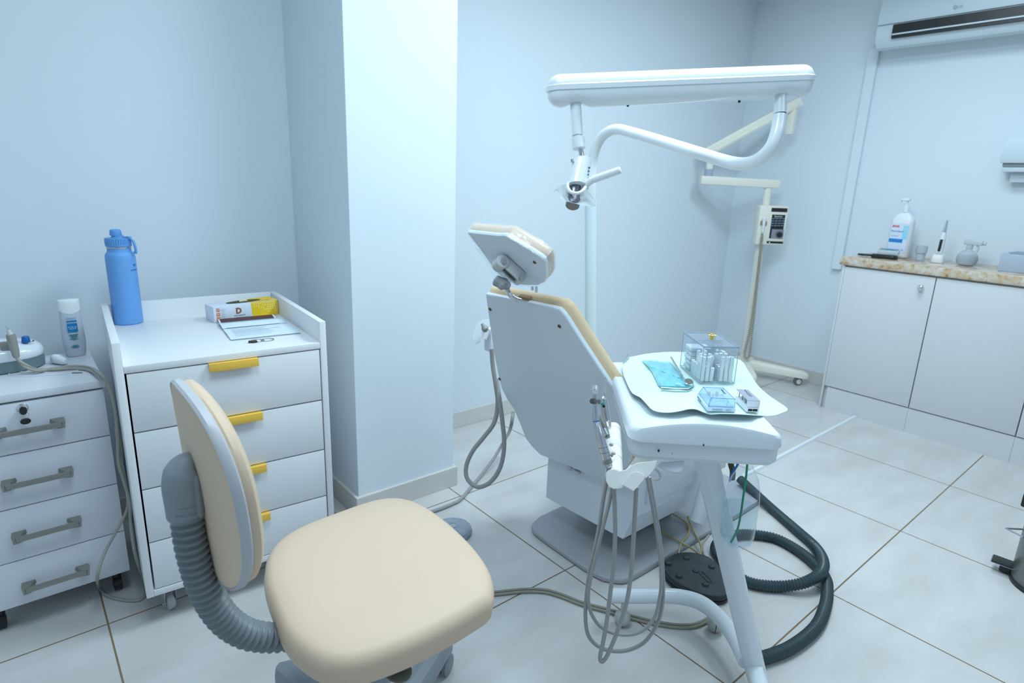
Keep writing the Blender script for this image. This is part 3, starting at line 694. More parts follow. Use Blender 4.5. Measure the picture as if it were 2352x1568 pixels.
for k in range(8):
    a0 = -1.1+k*.2; r = .016; w0 = .0004+.0004*k if k < 5 else .0022-.0004*(k-4)
    a1 = a0+.2; q = [V((kp.x+.001+rr*cos(a), kp.y+rr*sin(a), TOP1+.0755)) for rr, a in ((r-w0, a0), (r+w0, a0), (r+w0, a1), (r-w0, a1))]
    loft(bm, [q, [p+V((0, 0, .0006)) for p in q]])
obj('dial_mark', bm, ink_m, t, smooth=False)
ha, hb = uY(38, 820, 2.068), uY(24, 768, 2.068)
bm = B(); tube(bm, [ha, ha.lerp(hb, .25), ha.lerp(hb, .7), hb], [.0075, .0095, .011, .0105], 16, smooth=False); hp = obj('handpiece', bm, hp_m, t)
tp = uY(18, 755, 2.068)
bm = B(); tube(bm, [hb, hb.lerp(tp, .5), tp+V((0, 0, -.003))], [.0075, .0055, .003], 12, smooth=False)
obj('tip_cone', bm, mat('pale_cone', (.6, .6, .58), .4), hp)
bm = B(); tube(bm, [tp+V((0, 0, -.004)), tp+V((0, 0, .003)), tp+V((-.003, 0, .006)), tp+V((-.005, 0, .004))], .0009, 6); obj('scaling_tip', bm, steel_m, hp)
hm = uY(11, 795, 2.10)
bm = B(); box(bm, (hm.x-.010, hm.y-.005, hm.z-.014), (hm.x+.012, hm.y+.012, hm.z+.012), .004); obj('cradle', bm, mat('sage_grey_plastic', (.26, .28, .26), .5), t)

# white tip cover and wire hook
c = uZ(142, 838, TOP1)
bm = B(); a_, b_ = V((c.x-.014, c.y+.03, TOP1+.016)), V((c.x+.010, c.y-.012, TOP1+.011))
tube(bm, [a_, a_.lerp(b_, .3), a_.lerp(b_, .75), b_], [.012, .0145, .0115, .006], 20); box(bm, (a_.x-.012, a_.y-.006, TOP1+.0003), (a_.x+.016, a_.y+.008, TOP1+.008), .003)
tag(obj('plastic_nozzle', bm, enamel_m, None, origin=(c.x, c.y, TOP1)), 'small glossy white plastic nozzle lying beside the gel bottle', 'nozzle')
h0, h1 = uZ(165, 857, TOP1+.001), uZ(189, 856, TOP1+.001)
bm = B(); tube(bm, [h0, h0+V((.002, .006, 0)), h1+V((0, .004, 0)), h1, h0+V((.001, 0, 0))], .0012, 6, smooth=False)
t = thing('wire_clip', 'thin metal wire clip on a white lead lying on the office pedestal', 'clip', h0)
obj('clip', bm, nickel_m, t)
bm = B(); tube(bm, [h0, uZ(120, 861, TOP1+.001), uZ(60, 864, TOP1+.001), uZ(20, 862, TOP1+.001), uZ(35, 853, TOP1+.0015), uZ(90, 855, TOP1+.001), uZ(150, 853, TOP1+.001), uZ(180, 850, TOP1+.001)], .0012, 6); obj('lead', bm, lam2_m, t)

# scaler cord over the edge and down between the cabinets
def cord_pts(off):
    P = [ha+V((0, -.002, -.001)), uY(46+off, 830, 2.062), uY(60-off*3, 838+off*4, 2.055), uZ(85, 848+off*3, TOP1+.010), uZ(130, 848-off*3, TOP1+.006), uZ(170, 846-off*5, TOP1+.005), uZ(205, 850-off*6, TOP1+.005)]
    P += [uY(232-off*2, 866-off*8, 1.885), uY(250, 890-off*6, 1.868), uY(263, 935, 1.862), uY(270, 1000, 1.86), uY(272+off*2, 1060, 1.858)]
    return P
t = thing('scaler_cord', 'warm grey double hose from the scaler looping down to the floor between the two cabinets', 'hose', (.14, 1.86, 0))
zf = .0045
bm = B(); tube(bm, cord_pts(0) + [uY(283, 1100, 1.855), uY(297, 1150, 1.850), uY(300, 1200, 1.845), uY(310, 1270, 1.82), uZ(327, 1325, .02), uZ(334, 1362, .006), uZ(318, 1378, zf), uZ(280, 1377, zf), uZ(245, 1366, .006), uZ(228, 1348, .016), uY(224, 1322, 1.79), uY(240, 1270, 1.82), uY(275, 1205, 1.84), uY(293, 1165, 1.86), uY(291, 1120, 1.866), uY(277, 1050, 1.87), uY(266, 980, 1.875)], .0042, 10, n=6); obj('hose', bm, cord_m, t)
bm = B(); tube(bm, cord_pts(1)[:-2] + [uY(274, 1000, 1.87), uY(281, 1060, 1.875)], .0042, 10, n=6); obj('hose', bm, cord_m, t)

# ================================================================== STOOL
t = thing('operator_stool', 'beige upholstered swivel stool with small backrest on a grey ribbed arm, in the foreground', 'stool', (.47, .94, 0))
z6 = [(95,720),(120,600),(180,510),(310,410),(500,320),(700,245),(850,190),(1000,145),(1130,130),(1230,140),(1340,175),(1450,240),(1600,355),(1750,500),(1850,620),(1910,720),(1940,820),(1940,900),(1925,960),(1860,1010),(1700,1110),(1540,1200),(1300,1320),(1050,1420),(850,1480),(700,1495),(560,1475),(430,1410),(300,1300),(210,1160),(150,1000),(100,850)]
ring = smoothring([uZ(580+a/3.5, 1120+b/3.5, .482) for a, b in z6], 3)
bm = B(); cS = ctr(ring)
def rz_(s, z, dome=0): return [V((cS.x+(p.x-cS.x)*s, cS.y+(p.y-cS.y)*s, z)) for p in ring]
loft(bm, [rz_(.90, .446), rz_(.965, .448), rz_(.985, .455), rz_(.995, .468), rz_(1.0, .482), rz_(.992, .493), rz_(.965, .503), rz_(.92, .509), rz_(.8, .513), rz_(.6, .5155), rz_(.4, .516), rz_(.2, .5165), rz_(.01, .5165)])
obj('seat', bm, beige_m, t)
bm = B(); loft(bm, [rz_(.82, .428), rz_(.90, .434), rz_(.91, .4455)]); obj('seat_pan', bm, greypl_m, t)
# backrest
bc_ = dict(X0=.177, Y0=.946, Z0=.769, yaw=.006, til=.058, w=.158, h=.158, n=2.4, tap=.027, bow=.026)
def brest(s, off, N=64, grow=0.0):
    yaw, til = bc_['yaw'], bc_['til']
    wd = V((-sin(yaw), cos(yaw), 0)); nn = V((cos(yaw), sin(yaw), 0)); up = V((0, 0, 1))*cos(til) - nn*sin(til); fw = nn*cos(til) + V((0, 0, 1))*sin(til)
    out = []
    for k in range(N):
        th = 2*pi*k/N; e = 2/bc_['n']
        a = (bc_['w']*s+grow)*math.copysign(abs(cos(th))**e, cos(th)); b = (bc_['h']*s+grow)*math.copysign(abs(sin(th))**e, sin(th))
        out.append(V((bc_['X0'], bc_['Y0'], bc_['Z0'])) + wd*a + up*b + fw*(bc_['bow']*(a/.2)**2 + off))
    return out
bm = B(); loft(bm, [brest(.02, -.004), brest(.5, -.004), brest(.9, -.003), brest(.985, -.001), brest(.99, .004)]); obj('backrest_cover', bm, mat('stool_shell_tan', (.88, .66, .48), .5, var=.03, vscale=8), t, label='tan rear shell of the backrest')
bm = B(); loft(bm, [brest(.975, .0005), brest(1.0, -.003), brest(1.02, .001), brest(1.02, .010), brest(1.0, .013)]); obj('edge_piping', bm, greyed_m, t, label='grey edge band')
bm = B(); loft(bm, [brest(.98, .0125), brest(.995, .017), brest(.985, .026), brest(.93, .034), brest(.8, .038), brest(.4, .040), brest(.02, .041)]); obj('backrest_cushion', bm, beige_m, t)
# arm with bellows
AY = .93
arm = [V((.335, AY, .432)), uY(652, 1462, AY), uY(600, 1462, AY), uY(556, 1450, AY), uY(510, 1415, AY), uY(470, 1350, AY), uY(444, 1265, AY), uY(432, 1190, AY), uY(428, 1150, AY)]
arm[1].z = max(arm[1].z, .44)
bm = B(); tube(bm, arm, .0225, 20, ribs=(.0125, .13), n=10); obj('bellows', bm, mat('bellows_grey', (.22, .25, .27), .4), t)
bm = B(); c_ = [uY(x, y, AY+.005) for x, y in ((432, 1192), (430, 1178), (427, 1150), (422, 1115), (424, 1085), (436, 1066), (446, 1062))]
tube(bm, c_, [.022, .0285, .029, .0295, .0285, .022, .010], 24)
box(bm, (c_[3].x+.004, .905, c_[1].z-.002), (.1775, .965, c_[4].z+.004), .010); obj('arm_cover', bm, greypl_m, t)
# column, lever, base
bm = B(); cyl(bm, (.445, .915, .40), (.445, .915, .428), .05, .06); cyl(bm, (.445, .915, .18), (.445, .915, .41), .029, bev=.002); cyl(bm, (.445, .915, .07), (.445, .915, .30), .034, bev=.002); obj('column', bm, greypl_m, t)
p0 = uZ(905, 1505, .40); p1 = uZ(916, 1555, .36)
bm = B(); tube(bm, [V((.47, .90, .415)), V((.50, .84, .41)), uZ(905, 1510, .40)], .006, 10); ball(bm, uZ(912, 1537, .395), .027, .9, 1.2, .35, 18); obj('height_lever', bm, mat('olive_grey_plastic', (.16, .155, .10), .45), t)
for k in range(5):
    a = radians(31 + 72*k); d = V((cos(a), sin(a), 0)); hub = V((.445, .915, .085)); end = hub + d*.345 + V((0, 0, -.022))
    bm = B()
    sd_ = V((-d.y, d.x, 0)); R_ = []
    for f, wd, zt, zb in ((0, .030, .135, .07), (.35, .028, .130, .076), (.8, .026, .122, .074), (.95, .024, .118, .070), (1.0, .013, .106, .070)):
        q = hub + d*(.345*f); R_.append([V((q.x, q.y, 0))+sd_*(wd*x)+V((0, 0, zb+(zt-zb)*z)) for x, z in ((-1, 0), (-1, .5), (-.75, .85), (0, 1), (.75, .85), (1, .5), (1, 0))])
    loft(bm, R_); lg = obj('leg', bm, greypl_m, t)
    bm = B()
    wc = V((end.x, end.y, .027)) - d*.02 + V((0, 0, 0))
    for s in (-1, 1): lathe(bm, [(.012, 0), (.026, .002), (.027, .012), (.02, .016)], frame(wc+sd_*s*.004, d, n=sd_*s), 20)
    cyl(bm, V((wc.x, wc.y, .04)), V((wc.x, wc.y, .076)), .008)
    obj('caster', bm, greypl_m, lg)

# ================================================================== DENTAL CHAIR
t = thing('dental_chair', 'white and tan dental patient chair seen from behind with wrapped headrest and grey base plate', 'dental chair', (1.65, 1.24, 0))
DC = t
bp_ = [(1.322, 1.40), (1.318, 1.09), (1.37, 1.022), (1.45, 1.018), (2.25, 1.02), (2.30, 1.07), (2.30, 1.42), (2.25, 1.47), (1.42, 1.47), (1.345, 1.445)]
rg = []
for i in range(len(bp_)):
    a, b, c = V((*bp_[i-1], 0)), V((*bp_[i], 0)), V((*bp_[(i+1) % len(bp_)], 0))
    p, q = b.lerp(a, .22), b.lerp(c, .22); rg += [p, p.lerp(q, .5).lerp(b, .3), q]
bm = B(); inset_slab(bm, rg, (0, 0, .022), [(.004, .1), (0, .3), (0, .8), (.004, 1)]); obj('base_plate', bm, plate_m, t, label='grey steel base plate')
# lift housing
def prism(bm, pts, d):
    pts = [V(p) for p in pts]; d = V(d); return loft(bm, [pts, [p+d for p in pts]])
bm = B()
ang5 = radians(4); fw = V((cos(ang5), sin(ang5), 0)); sd_ = V((-sin(ang5), cos(ang5), 0))
O_ = uX(1422, 1228, 1.405); BLh = uX(1252, 1143, 1.385); zb = .128
ya_, yb_ = O_.y, BLh.y
prof_y = [(ya_-.040, .36), (ya_-.040, .212), (ya_-.012, zb), (yb_, zb), (yb_, .36)]
def hp_(x, y, z): return V((1.40 - (y-1.25)*.06 + x, y, z))
loft(bm, [[hp_(0, y, z) for y, z in prof_y], [hp_(.50, y, z) for y, z in prof_y]]); obj('lift_housing', bm, shell_m, t, smooth=False)
bm = B(); box(bm, (1.47, ya_-.052, .245), (1.93, yb_+.01, .42), .006); obj('upper_skirt', bm, shell_m, t)
bm = B(); prism(bm, [(1.56, 1.17, .022), (1.82, 1.17, .022), (1.80, 1.17, .2), (1.58, 1.17, .2)], (0, .18, 0)); obj('pedestal', bm, mat('dark_grey_steel', (.25, .26, .28), .5), t, smooth=False)  # one even dark grey for the whole pedestal
# seat (largely behind the tray)
def rrb(cx, cy, w, h, r, z): return [V((cx+a, cy+b, z)) for a, b in rrect(w, h, r)]
bm = B(); loft(bm, [rrb(1.74, 1.215, .44, .40, .06, .43), rrb(1.74, 1.215, .44, .40, .06, .448)]); obj('seat_board', bm, shell_m, t)
bm = B(); loft(bm, [rrb(1.74, 1.215, .43, .39, .06, .4485), rrb(1.74, 1.215, .45, .41, .06, .47), rrb(1.74, 1.215, .44, .40, .06, .50), rrb(1.74, 1.215, .38, .34, .06, .512)]); obj('seat_cushion', bm, beige2_m, t)
# backrest
a5 = radians(5); s5, c5 = sin(a5), cos(a5)
BO = V((1.05, 1.22, .92)); bw = V((-s5, c5, 0)); bdn = V((.47*c5, .47*s5, -.883)).normalized(); bn = bw.cross(bdn)
if bn.z < 0: bn = -bn     # front normal (up and +x)
out = [(1115.3,676),(1268.8,707.3),(1284,711),(1294,721),(1306,738),(1335,784),(1409.7,896),(1436,950),(1448,1010),(1450,1045),(1443,1066),(1424,1092),(1408,1106),(1395,1110),(1331,1081),(1255,1050),(1240,1044),(1222,1026),(1208,1008),(1193,970),(1180,940),(1164,916),(1152,893),(1145,868),(1133,806),(1124,741)]
rb = [uP(x, y, BO, bn) for x, y in out]
def midd(r, k=2):
    o = []
    for i in range(len(r)):
        a, b = r[i], r[(i+1) % len(r)]
        for j in range(k): o.append(a.lerp(b, j/k))
    return o
rb = midd(rb, 3)
bm = B(); inset_slab(bm, rb, bn*.014, [(.003, 0), (.0, .2), (0, .9), (.002, 1)]); pan = obj('backrest_panel', bm, shell_m, t)
cB = ctr(rb)
def off(r, s, d, n=None): return [cB + (p-cB)*s + bn*d for p in r]
bm = B(); loft(bm, [off(rb, .985, .0145), off(rb, 1.008, .024), off(rb, 1.012, .036), off(rb, 1.0, .048), off(rb, .96, .057), off(rb, .85, .063), off(rb, .02, .065)]); obj('backrest_cushion', bm, beige2_m, t, label='tan vinyl backrest cushion')
def screw(par, P, n, r=.006, m=None):
    bm = B(); n = V(n).normalized(); lathe(bm, [(r, 0), (r, .0012), (r*.6, .002)], frame(P, n.orthogonal(), n=n), 16); box(bm, (-r*.6, -.0008, .002), (r*.6, .0008, .0023), mt=frame(P, n.orthogonal(), n=n)); return obj('screw', bm, m or mat('bronze_screw', (.14, .11, .07), .4, metal=.7), par)
for x, y in ((1126, 710), (1285, 749), (1148, 870)): screw(pan, uP(x, y, BO, bn)-bn*.0005, -bn, .0055)
# headrest
hb_, ht_ = V((1.038, 1.219, .973)), V((.927, 1.209, 1.107))
hdir = (hb_-ht_).normalized(); hn = bw.cross(hdir)
if hn.z < 0: hn = -hn
HO = hb_
hout = [(1072.5,533.5),(1110,537.5),(1144,541),(1158,540.5),(1168,544),(1205,566),(1242,590),(1250,597),(1254,607),(1255,625),(1255,640),(1250,648),(1236,655),(1212,655),(1188,653),(1165,647),(1145,630),(1125,604),(1101,570),(1086,551)]
rh = midd([uP(x, y, HO, hn) for x, y in hout], 2)
cH = ctr(rh)
def offh(s, d): return [cH + (p-cH)*s + hn*d for p in rh]
bm = B(); loft(bm, [offh(.985, 0), offh(1, .002), offh(1, .010), offh(.99, .012)]); hpan = obj('headrest_panel', bm, shell_m, t)
bm = B(); loft(bm, [offh(.99, .0125), offh(1.012, .018), offh(1.02, .026), offh(1.0, .036), offh(.93, .042), offh(.5, .045), offh(.02, .045)]); obj('headrest_cushion', bm, mat('pale_tan_vinyl', (.80, .62, .46), .35, var=.1, vscale=20), t)
random.seed(2)
def film_ring(s, d, j):
    o = []
    for i, p in enumerate(rh):
        o.append(cH + (p-cH)*(s+random.uniform(-j, j)) + hn*(d+random.uniform(-j, j)*.05))
    return o
bm = B(); loft(bm, [film_ring(1.01, -.003, .003), film_ring(1.035, .012, .010), film_ring(1.04, .026, .012), film_ring(1.02, .040, .008), film_ring(.93, .047, .01), film_ring(.4, .050, .01), film_ring(.02, .050, 0)], cap0=False, cap1=False)
wr = obj('plastic_wrap', bm, film_m, t, label='clear plastic film stretched over the headrest')
tail = [uP(1090, 560, HO, hn), uP(1120, 610, HO-hn*.02, hn), uP(1138, 655, HO-hn*.05, hn), uP(1170, 660, HO-hn*.06, hn), uP(1200, 657, HO-hn*.03, hn), uP(1240, 657, HO-hn*.004, hn)]
edge = [uP(1100, 570, HO, hn), uP(1135, 590, HO-hn*.004, hn), uP(1160, 610, HO-hn*.004, hn), uP(1185, 625, HO-hn*.004, hn), uP(1210, 635, HO-hn*.004, hn), uP(1245, 640, HO-hn*.004, hn)]
tl, ed = smoothring(tail, 4, False), smoothring(edge, 4, False)
bm = B(); loft(bm, [tl, [a.lerp(b, .5)-hn*.008 for a, b in zip(tl, ed)], ed], closed=False); obj('wrap_tail', bm, film_m, t)
for x, y in ((1228, 602),): screw(hpan, uP(x, y, HO, hn)-hn*.0005, -hn, .0045)
# headrest bracket
hp0 = lambda x, y, d=0.0: uP(x, y, HO-hn*d, hn)
bm = B(); A1, A2 = hp0(1150, 605, .022), hp0(1192, 643, .022); du = (A2-A1).normalized(); dv_ = hn.cross(du)
for s in (-1, 1):
    loft(bm, [[A1+dv_*s*.012+dv_*a+hn*b for a, b in ((-.003, -.008), (.003, -.008), (.003, .020), (-.003, .020))], [A2+dv_*s*.012+dv_*a+hn*b for a, b in ((-.003, -.008), (.003, -.008), (.003, .020), (-.003, .020))]])
cyl(bm, A1-dv_*.02, A1+dv_*.022, .017, bev=.002); cyl(bm, A2-dv_*.014, A2+dv_*.015, .010, bev=.001)
br = obj('headrest_bracket', bm, mat('cream_grey_bracket', (.62, .64, .64), .35), t)
bm = B(); 
cyl(bm, A1-dv_*.025, A1-dv_*.0135, .008); obj('hinge_bolt', bm, steel_m, br)
bm = B(); cyl(bm, A2-dv_*.025, A2-dv_*.0135, .008); obj('hinge_bolt', bm, steel_m, br)
bm = B(); box(bm, (.018, -.0085, -.007), ((A2-A1).length-.008, .0085, .010), .001, frame(A1, du, n=hn)); obj('slot_shade', bm, mat('slot_shadow_grey', (.10, .11, .10), .6), br)  # dark block between the plates, the slot's shade put into its colour
kc_ = hp0(1160, 645, .05)
bm = B(); kc_ = hp0(1152, 650, .055); ax_ = frame(kc_, RT*.9-UP*.42, n=RT*.38+UP*.80-fwd*.42)
ring = [(.021*(1+.16*cos(5*a)), a) for a in [2*pi*k/50 for k in range(50)]]
loft(bm, [[ax_ @ V((r*s*cos(a), r*s*sin(a), z)) for r, a in ring] for s, z in ((.85, -.010), (1, -.006), (1, .006), (.85, .010))]); obj('clamp_knob', bm, mat('smoky_knob', (.30, .32, .33), .25), br)
bm = B(); tube(bm, [hp0(1160, 652, .045), uP(1165, 664, BO-bn*.01, bn), uP(1172, 677, BO-bn*.005, bn), uP(1186, 687, BO-bn*.0, bn), uP(1204, 691, BO+bn*.012, bn)], .0075, 12); obj('headrest_post', bm, chrome_m, t, label='bent chrome headrest post')
bm = B(); box(bm, (-.030, -.012, -.002), (.012, .012, .012), .002, frame(uP(1200, 689, BO+bn*.012, bn), bw, n=bn)); obj('post_socket', bm, mat('dark_brown_vinyl', (.35, .22, .12), .5), t)
# arm tube lever hanging below the housing, right
l0, l1 = uY(1634, 1082, .98), uY(1601, 1196, .98)
bm = B(); tube(bm, [l0, l0.lerp(l1, .5), l1, l1+V((0, 0, -.004))], [.026, .026, .024, .012], 20, smooth=False); obj('side_lever', bm, shell_m, t)
bm = B(); m0 = uX(1308, 1074, 1.385); ball(bm, m0, .011, .6, 1.2, .8, 12); box(bm, m0+V((0, -.045, -.006)), m0+V((.01, -.02, .002)), .001); obj('housing_hinge', bm, steel_m, t)
# hidden suction arm with nozzles at the left of the backrest
bm = B(); q = lambda x, y, d=2.02: uD(x, y, d)
rg = [q(1092,790), q(1084,776), q(1090,752), q(1098,740), q(1110,734), q(1124,733), q(1124,748), q(1112,750), q(1107,762), q(1103,786), q(1098,788)]
dd = ray(1100, 760).normalized()*.04
inset_slab(bm, rg, dd, [(.001, 0), (0, .1), (0, .9), (.001, 1)]); box(bm, (-.016, -.02, -.052), (.03, .02, .03), .006, M.Translation(q(1128, 772, 2.04))); ah = obj('suction_holder', bm, shell_m, t)
bm = B(); tube(bm, [q(1107, 743, 1.99), q(1110, 748, 1.99), q(1113, 753, 1.99), q(1118, 762, 2.0)], [.005, .0065, .0115, .0085], 14, smooth=False); obj('suction_nozzle', bm, mat('grey_nozzle', (.28, .28, .30), .4), ah)
bm = B(); cyl(bm, q(1118, 758, 2.0), q(1112, 778, 2.0), .012, .009); obj('saliva_nozzle', bm, matwhite, ah)
Hs = lambda L, d: [uD(x, y, d+dd_) for (x, y), dd_ in zip(L, [0.0]*40)]
hz_ = lambda L, X_: [uX(x, y, X_) for x, y in L]
bm = B(); tube(bm, [q(1129, 800, 2.03), q(1132, 840, 2.05), q(1138, 880, 2.06), q(1143, 925, 2.08), q(1135, 970, 2.08), q(1110, 1005, 2.09), q(1086, 1035, 2.10), q(1071, 1070, 2.11), q(1074, 1100, 2.11), q(1098, 1118, 2.10), q(1128, 1105, 2.09), q(1150, 1070, 2.08), q(1158, 1020, 2.07), q(1153, 960, 2.06), q(1147, 915, 2.06), q(1141, 870, 2.08)], .0078, 12, n=8); obj('suction_hose', bm, hose_m, t)
bm = B(); tube(bm, [uD(1228, 708, 1.70), uD(1231, 685, 1.70), uD(1232, 658, 1.70)], .004, 8); cyl(bm, uD(1222, 658, 1.72), uD(1223, 667, 1.72), .004); obj('support_rod', bm, steel_m, t)

# floor cable running away at the back left
t = thing('floor_cable', 'smooth grey cable on the floor curving from behind the dental chair toward the pillar', 'cable', uZ(1059, 1144))
bm = B(); tube(bm, [uD(1179, 945, 2.22), uD(1172, 985, 2.26), uZ(1158, 1012, .10), uZ(1133, 1055, .05), uZ(1110, 1085, .02), uZ(1088, 1111, .008), uZ(1059, 1145, .0075), uZ(1038, 1157, .0075), uZ(1000, 1172, .0075), uZ(960, 1183, .0075), uZ(900, 1200, .0075), uZ(840, 1206, .0075), uZ(791, 1187, .0075), uZ(765, 1174, .0075), uZ(735, 1160, .0075)], .0068, 10); obj('cable', bm, hose_m, t)
# small wrapped foot switch
c = uZ(1040, 1219, .01); c.z = 0
bm = B(); rings = []
random.seed(7)
for s, z in ((1.0, .001), (1.04, .010), (1.0, .022), (.9, .028), (.6, .030), (.3, .031), (.02, .031)):
    rings.append([V((c.x+.066*s*(1+random.uniform(-.03, .03))*cos(a), c.y+.066*s*(1+random.uniform(-.03, .03))*sin(a), z+random.uniform(0, .002))) for a in [2*pi*k/28 for k in range(28)]])
loft(bm, rings); t = thing('foot_switch', 'small round grey foot switch wrapped in crumpled clear film on the floor behind the stool', 'foot switch', c)
obj('switch_disc', bm, disc_m, t)
bm = B(); lathe(bm, [(.015, .030), (.015, .034), (.012, .036), (.0115, .033)], M.Translation(c), 20); obj('centre_button', bm, mat('pale_grey_button', (.5, .54, .62), .3), t)

# ================================================================== DENTAL LIGHT on its pole
t = thing('dental_light', 'white dental examination light with long rounded arm on a bent white pole', 'lamp', uD(1357, 1000, 2.3))
pfoot = uD(1357, 900, 2.26); pfoot.z = .03
bm = B(); tube(bm, [pfoot, uD(1357, 900, 2.26), uD(1357, 800, 2.22), uD(1357, 640, 2.19), uD(1357, 462, 2.15)], .0212, 24, smooth=False); obj('lower_pole', bm, mat('pale_blue_enamel', (.66, .78, .83), .3), t)
pts = [(1357,470,2.15),(1359,420,2.13),(1361,378,2.12),(1367,345,2.10),(1381,316,2.07),(1402,300,2.03),(1422,297,2.00),(1440,301,1.97),(1484,313.5,1.91),(1528,327,1.84),(1573,341,1.77),(1617,355,1.70),(1655,367,1.635),(1688,375,1.585),(1712,376,1.56),(1735,370,1.54),(1757,355,1.52),(1774,334,1.505),(1784,308,1.50),(1789,285,1.50),(1791,264,1.50)]
bm = B(); tube(bm, [uD(*p) for p in pts], .0170, 24, n=6); obj('swan_neck_tube', bm, enamel_m, t)
Ah, Bh = uD(1290, 210, 1.5), uD(1832, 187, 1.5)
hd = (Bh-Ah); hd.z = 0; hd.normalize(); hN = V((hd.y, -hd.x, 0))
if hN.dot(ray(1550, 200)) > 0: hN = -hN          # toward camera
top = [(1256,206),(1257,196),(1262,183),(1271,175),(1283,171.5),(1400,166.5),(1550,160.5),(1700,154.5),(1838,149),(1850,151),(1859,158),(1865,170),(1866.5,180)]
topb = [(1866.5,186.5),(1800,189),(1700,193),(1550,199),(1400,205),(1300,209),(1256,211)]
low = [(1864,188),(1863,200),(1857,213),(1846,222),(1836,224.5),(1824,223),(1816,219.5),(1798,219),(1778,219.5),(1768,226),(1756,229),(1700,231),(1550,237.5),(1400,243),(1358,245.5),(1348,242),(1336,238.5),(1312,239),(1302,243),(1290,247),(1276,245),(1265,237),(1258,224),(1257.5,213)]
lowb = [(1300,211),(1400,207),(1550,201),(1700,195),(1800,191)]
hw = .040
def interp(L, x):
    L = sorted(L)
    if x <= L[0][0]: return L[0][1]
    for (a, b), (c, d) in zip(L[:-1], L[1:]):
        if x <= c: return b + (d-b)*(x-a)/max(1e-6, c-a)
    return L[-1][1]
seam = lambda x: 211 - (x-1256)/610.5*24
TOPL = [(1256.5,208),(1257.5,196),(1260,188),(1264,181),(1270,176),(1278,172.5),(1287,171),(1400,166.5),(1550,160.5),(1700,154.5),(1836,149.2),(1846,150),(1855,154),(1861,161),(1864.5,170),(1866.5,184)]
LOWL = [(1257.5,214),(1258.5,224),(1261,232),(1266,238.5),(1273,243.5),(1282,246.5),(1291,247),(1299,244.5),(1307,240.5),(1318,239),(1332,239),(1342,241),(1352,245),(1362,246),(1400,244),(1550,237.5),(1700,231),(1756,229),(1766,227),(1776,221),(1786,219.3),(1800,219),(1814,219.3),(1824,222),(1834,224.3),(1843,223),(1851,218.5),(1858,211),(1862.5,200),(1864.5,190)]
def half_shell(L, x0, x1):
    xs = sorted(set([x for x, _ in L] + [x0+(x1-x0)*k/24 for k in range(1, 24)])); rings = []
    for x in xs:
        d = min(x-x0, x1-x); w = hw*(min(1, max(.0, 1-(1-min(1, (d+.6)/34))**2.4))**.5)
        S_ = uP(x, seam(x), Ah, hN); T_ = uP(x, interp(L, x), Ah, hN); v = T_-S_
        r = []
        for k in range(21):
            th = pi*k/20; e = 2/2.7
            r.append(S_ + hN*(w*math.copysign(abs(cos(th))**e, cos(th))) + v*(abs(sin(th))**e))
        rings.append(r)
    return rings
bm = B(); loft(bm, half_shell(TOPL, 1256.5, 1866.5)); obj('arm_top_cover', bm, enamel_m, t)
bm = B(); loft(bm, half_shell(LOWL, 1257.5, 1864.5)); obj('arm_lower_cover', bm, enamel_m, t)
# lip band around the joint
bm = B(); rr = []
for zz_, g in ((-.0012, .0), (-.0005, .0020), (.0105, .0020), (.0135, -.001)):
    rr.append((zz_, g))
Lh = (uP(1866.5, 187, Ah, hN)-uP(1256, 211, Ah, hN)); mid_ = (uP(1866.5, 187, Ah, hN)+uP(1256, 211, Ah, hN))*.5
eL = Lh.normalized(); eU = hN.cross(eL); eU = eU if eU.z > 0 else -eU
rings = []
for z, g in rr:
    rings.append([mid_ + eL*a + hN*b + eU*z for a, b in rrect(Lh.length+2*g, 2*(hw+g), .037)])
loft(bm, rings); obj('joint_lip', bm, enamel_m, t)
bm = B()
for x, y in ((1442, 242), (1698, 233)): ball(bm, uP(x, y, Ah, hN), .0035, seg=8)
for x, y in ((1858, 186), (1853, 176)): box(bm, (-.0035, -.0012, -.0003), (.0035, .0012, .0006), mt=frame(uP(x, y, Ah+hN*.030, hN)+hN*.003, hd, n=hN))
obj('chipped_screw', bm, black_m, t)
bm = B(); cyl(bm, uD(1793, 212, 1.5), uD(1792, 263, 1.5), .0150); obj('arm_sleeve', bm, enamel_m, t)
bm = B(); cyl(bm, uD(1791, 261.5, 1.5), uD(1791, 265, 1.5), .0158); obj('sleeve_gap', bm, dark_m, t)
LD = 1.5
bm = B(); cyl(bm, uD(1321.5, 232, LD), uD(1326.5, 311, LD), .0137, .0134); cyl(bm, uD(1326.5, 311, LD), uD(1327, 316, LD), .010)
cyl(bm, uD(1327.5, 315.5, LD), uD(1330, 341.5, LD), .0162, bev=.0008); obj('drop_post', bm, enamel_m, t)
bm = B(); tube(bm, [uD(1331, 338, LD), uD(1335, 352, LD), uD(1337.5, 372, LD)], .0066, 14); obj('chrome_stem', bm, chrome_m, t)
Lt, Lb = uD(1337, 369, LD), uD(1324, 427, LD-.015); la = (Lb-Lt).normalized()
tiltm = lambda P, k=0: frame(P, hd, n=-la)
bm = B(); rings = []
for f, r in ((0, .0235), (.02, .0248), (1.0, .0240), (1.0, .0225)):
    P_ = Lt.lerp(Lb, f); m_ = tiltm(P_); rings.append([m_ @ V((r*cos(a), r*1.05*sin(a), 0)) for a in [2*pi*k/36 for k in range(36)]])
loft(bm, rings); head = obj('lamp_head', bm, enamel_m, t)
bm = B(); 
for px, py in ((1353, 385), (1351, 393), (1349.5, 401)):
    P_ = uD(px, py, LD-.020); ball(bm, P_, .0032, 1.2, 1.2, .55, 8)
obj('vent_slots', bm, black_m, head)
bm = B(); cyl(bm, uD(1315, 372, LD-.02), uD(1314, 366, LD-.02), .004); obj('head_screw', bm, steel_m, head)
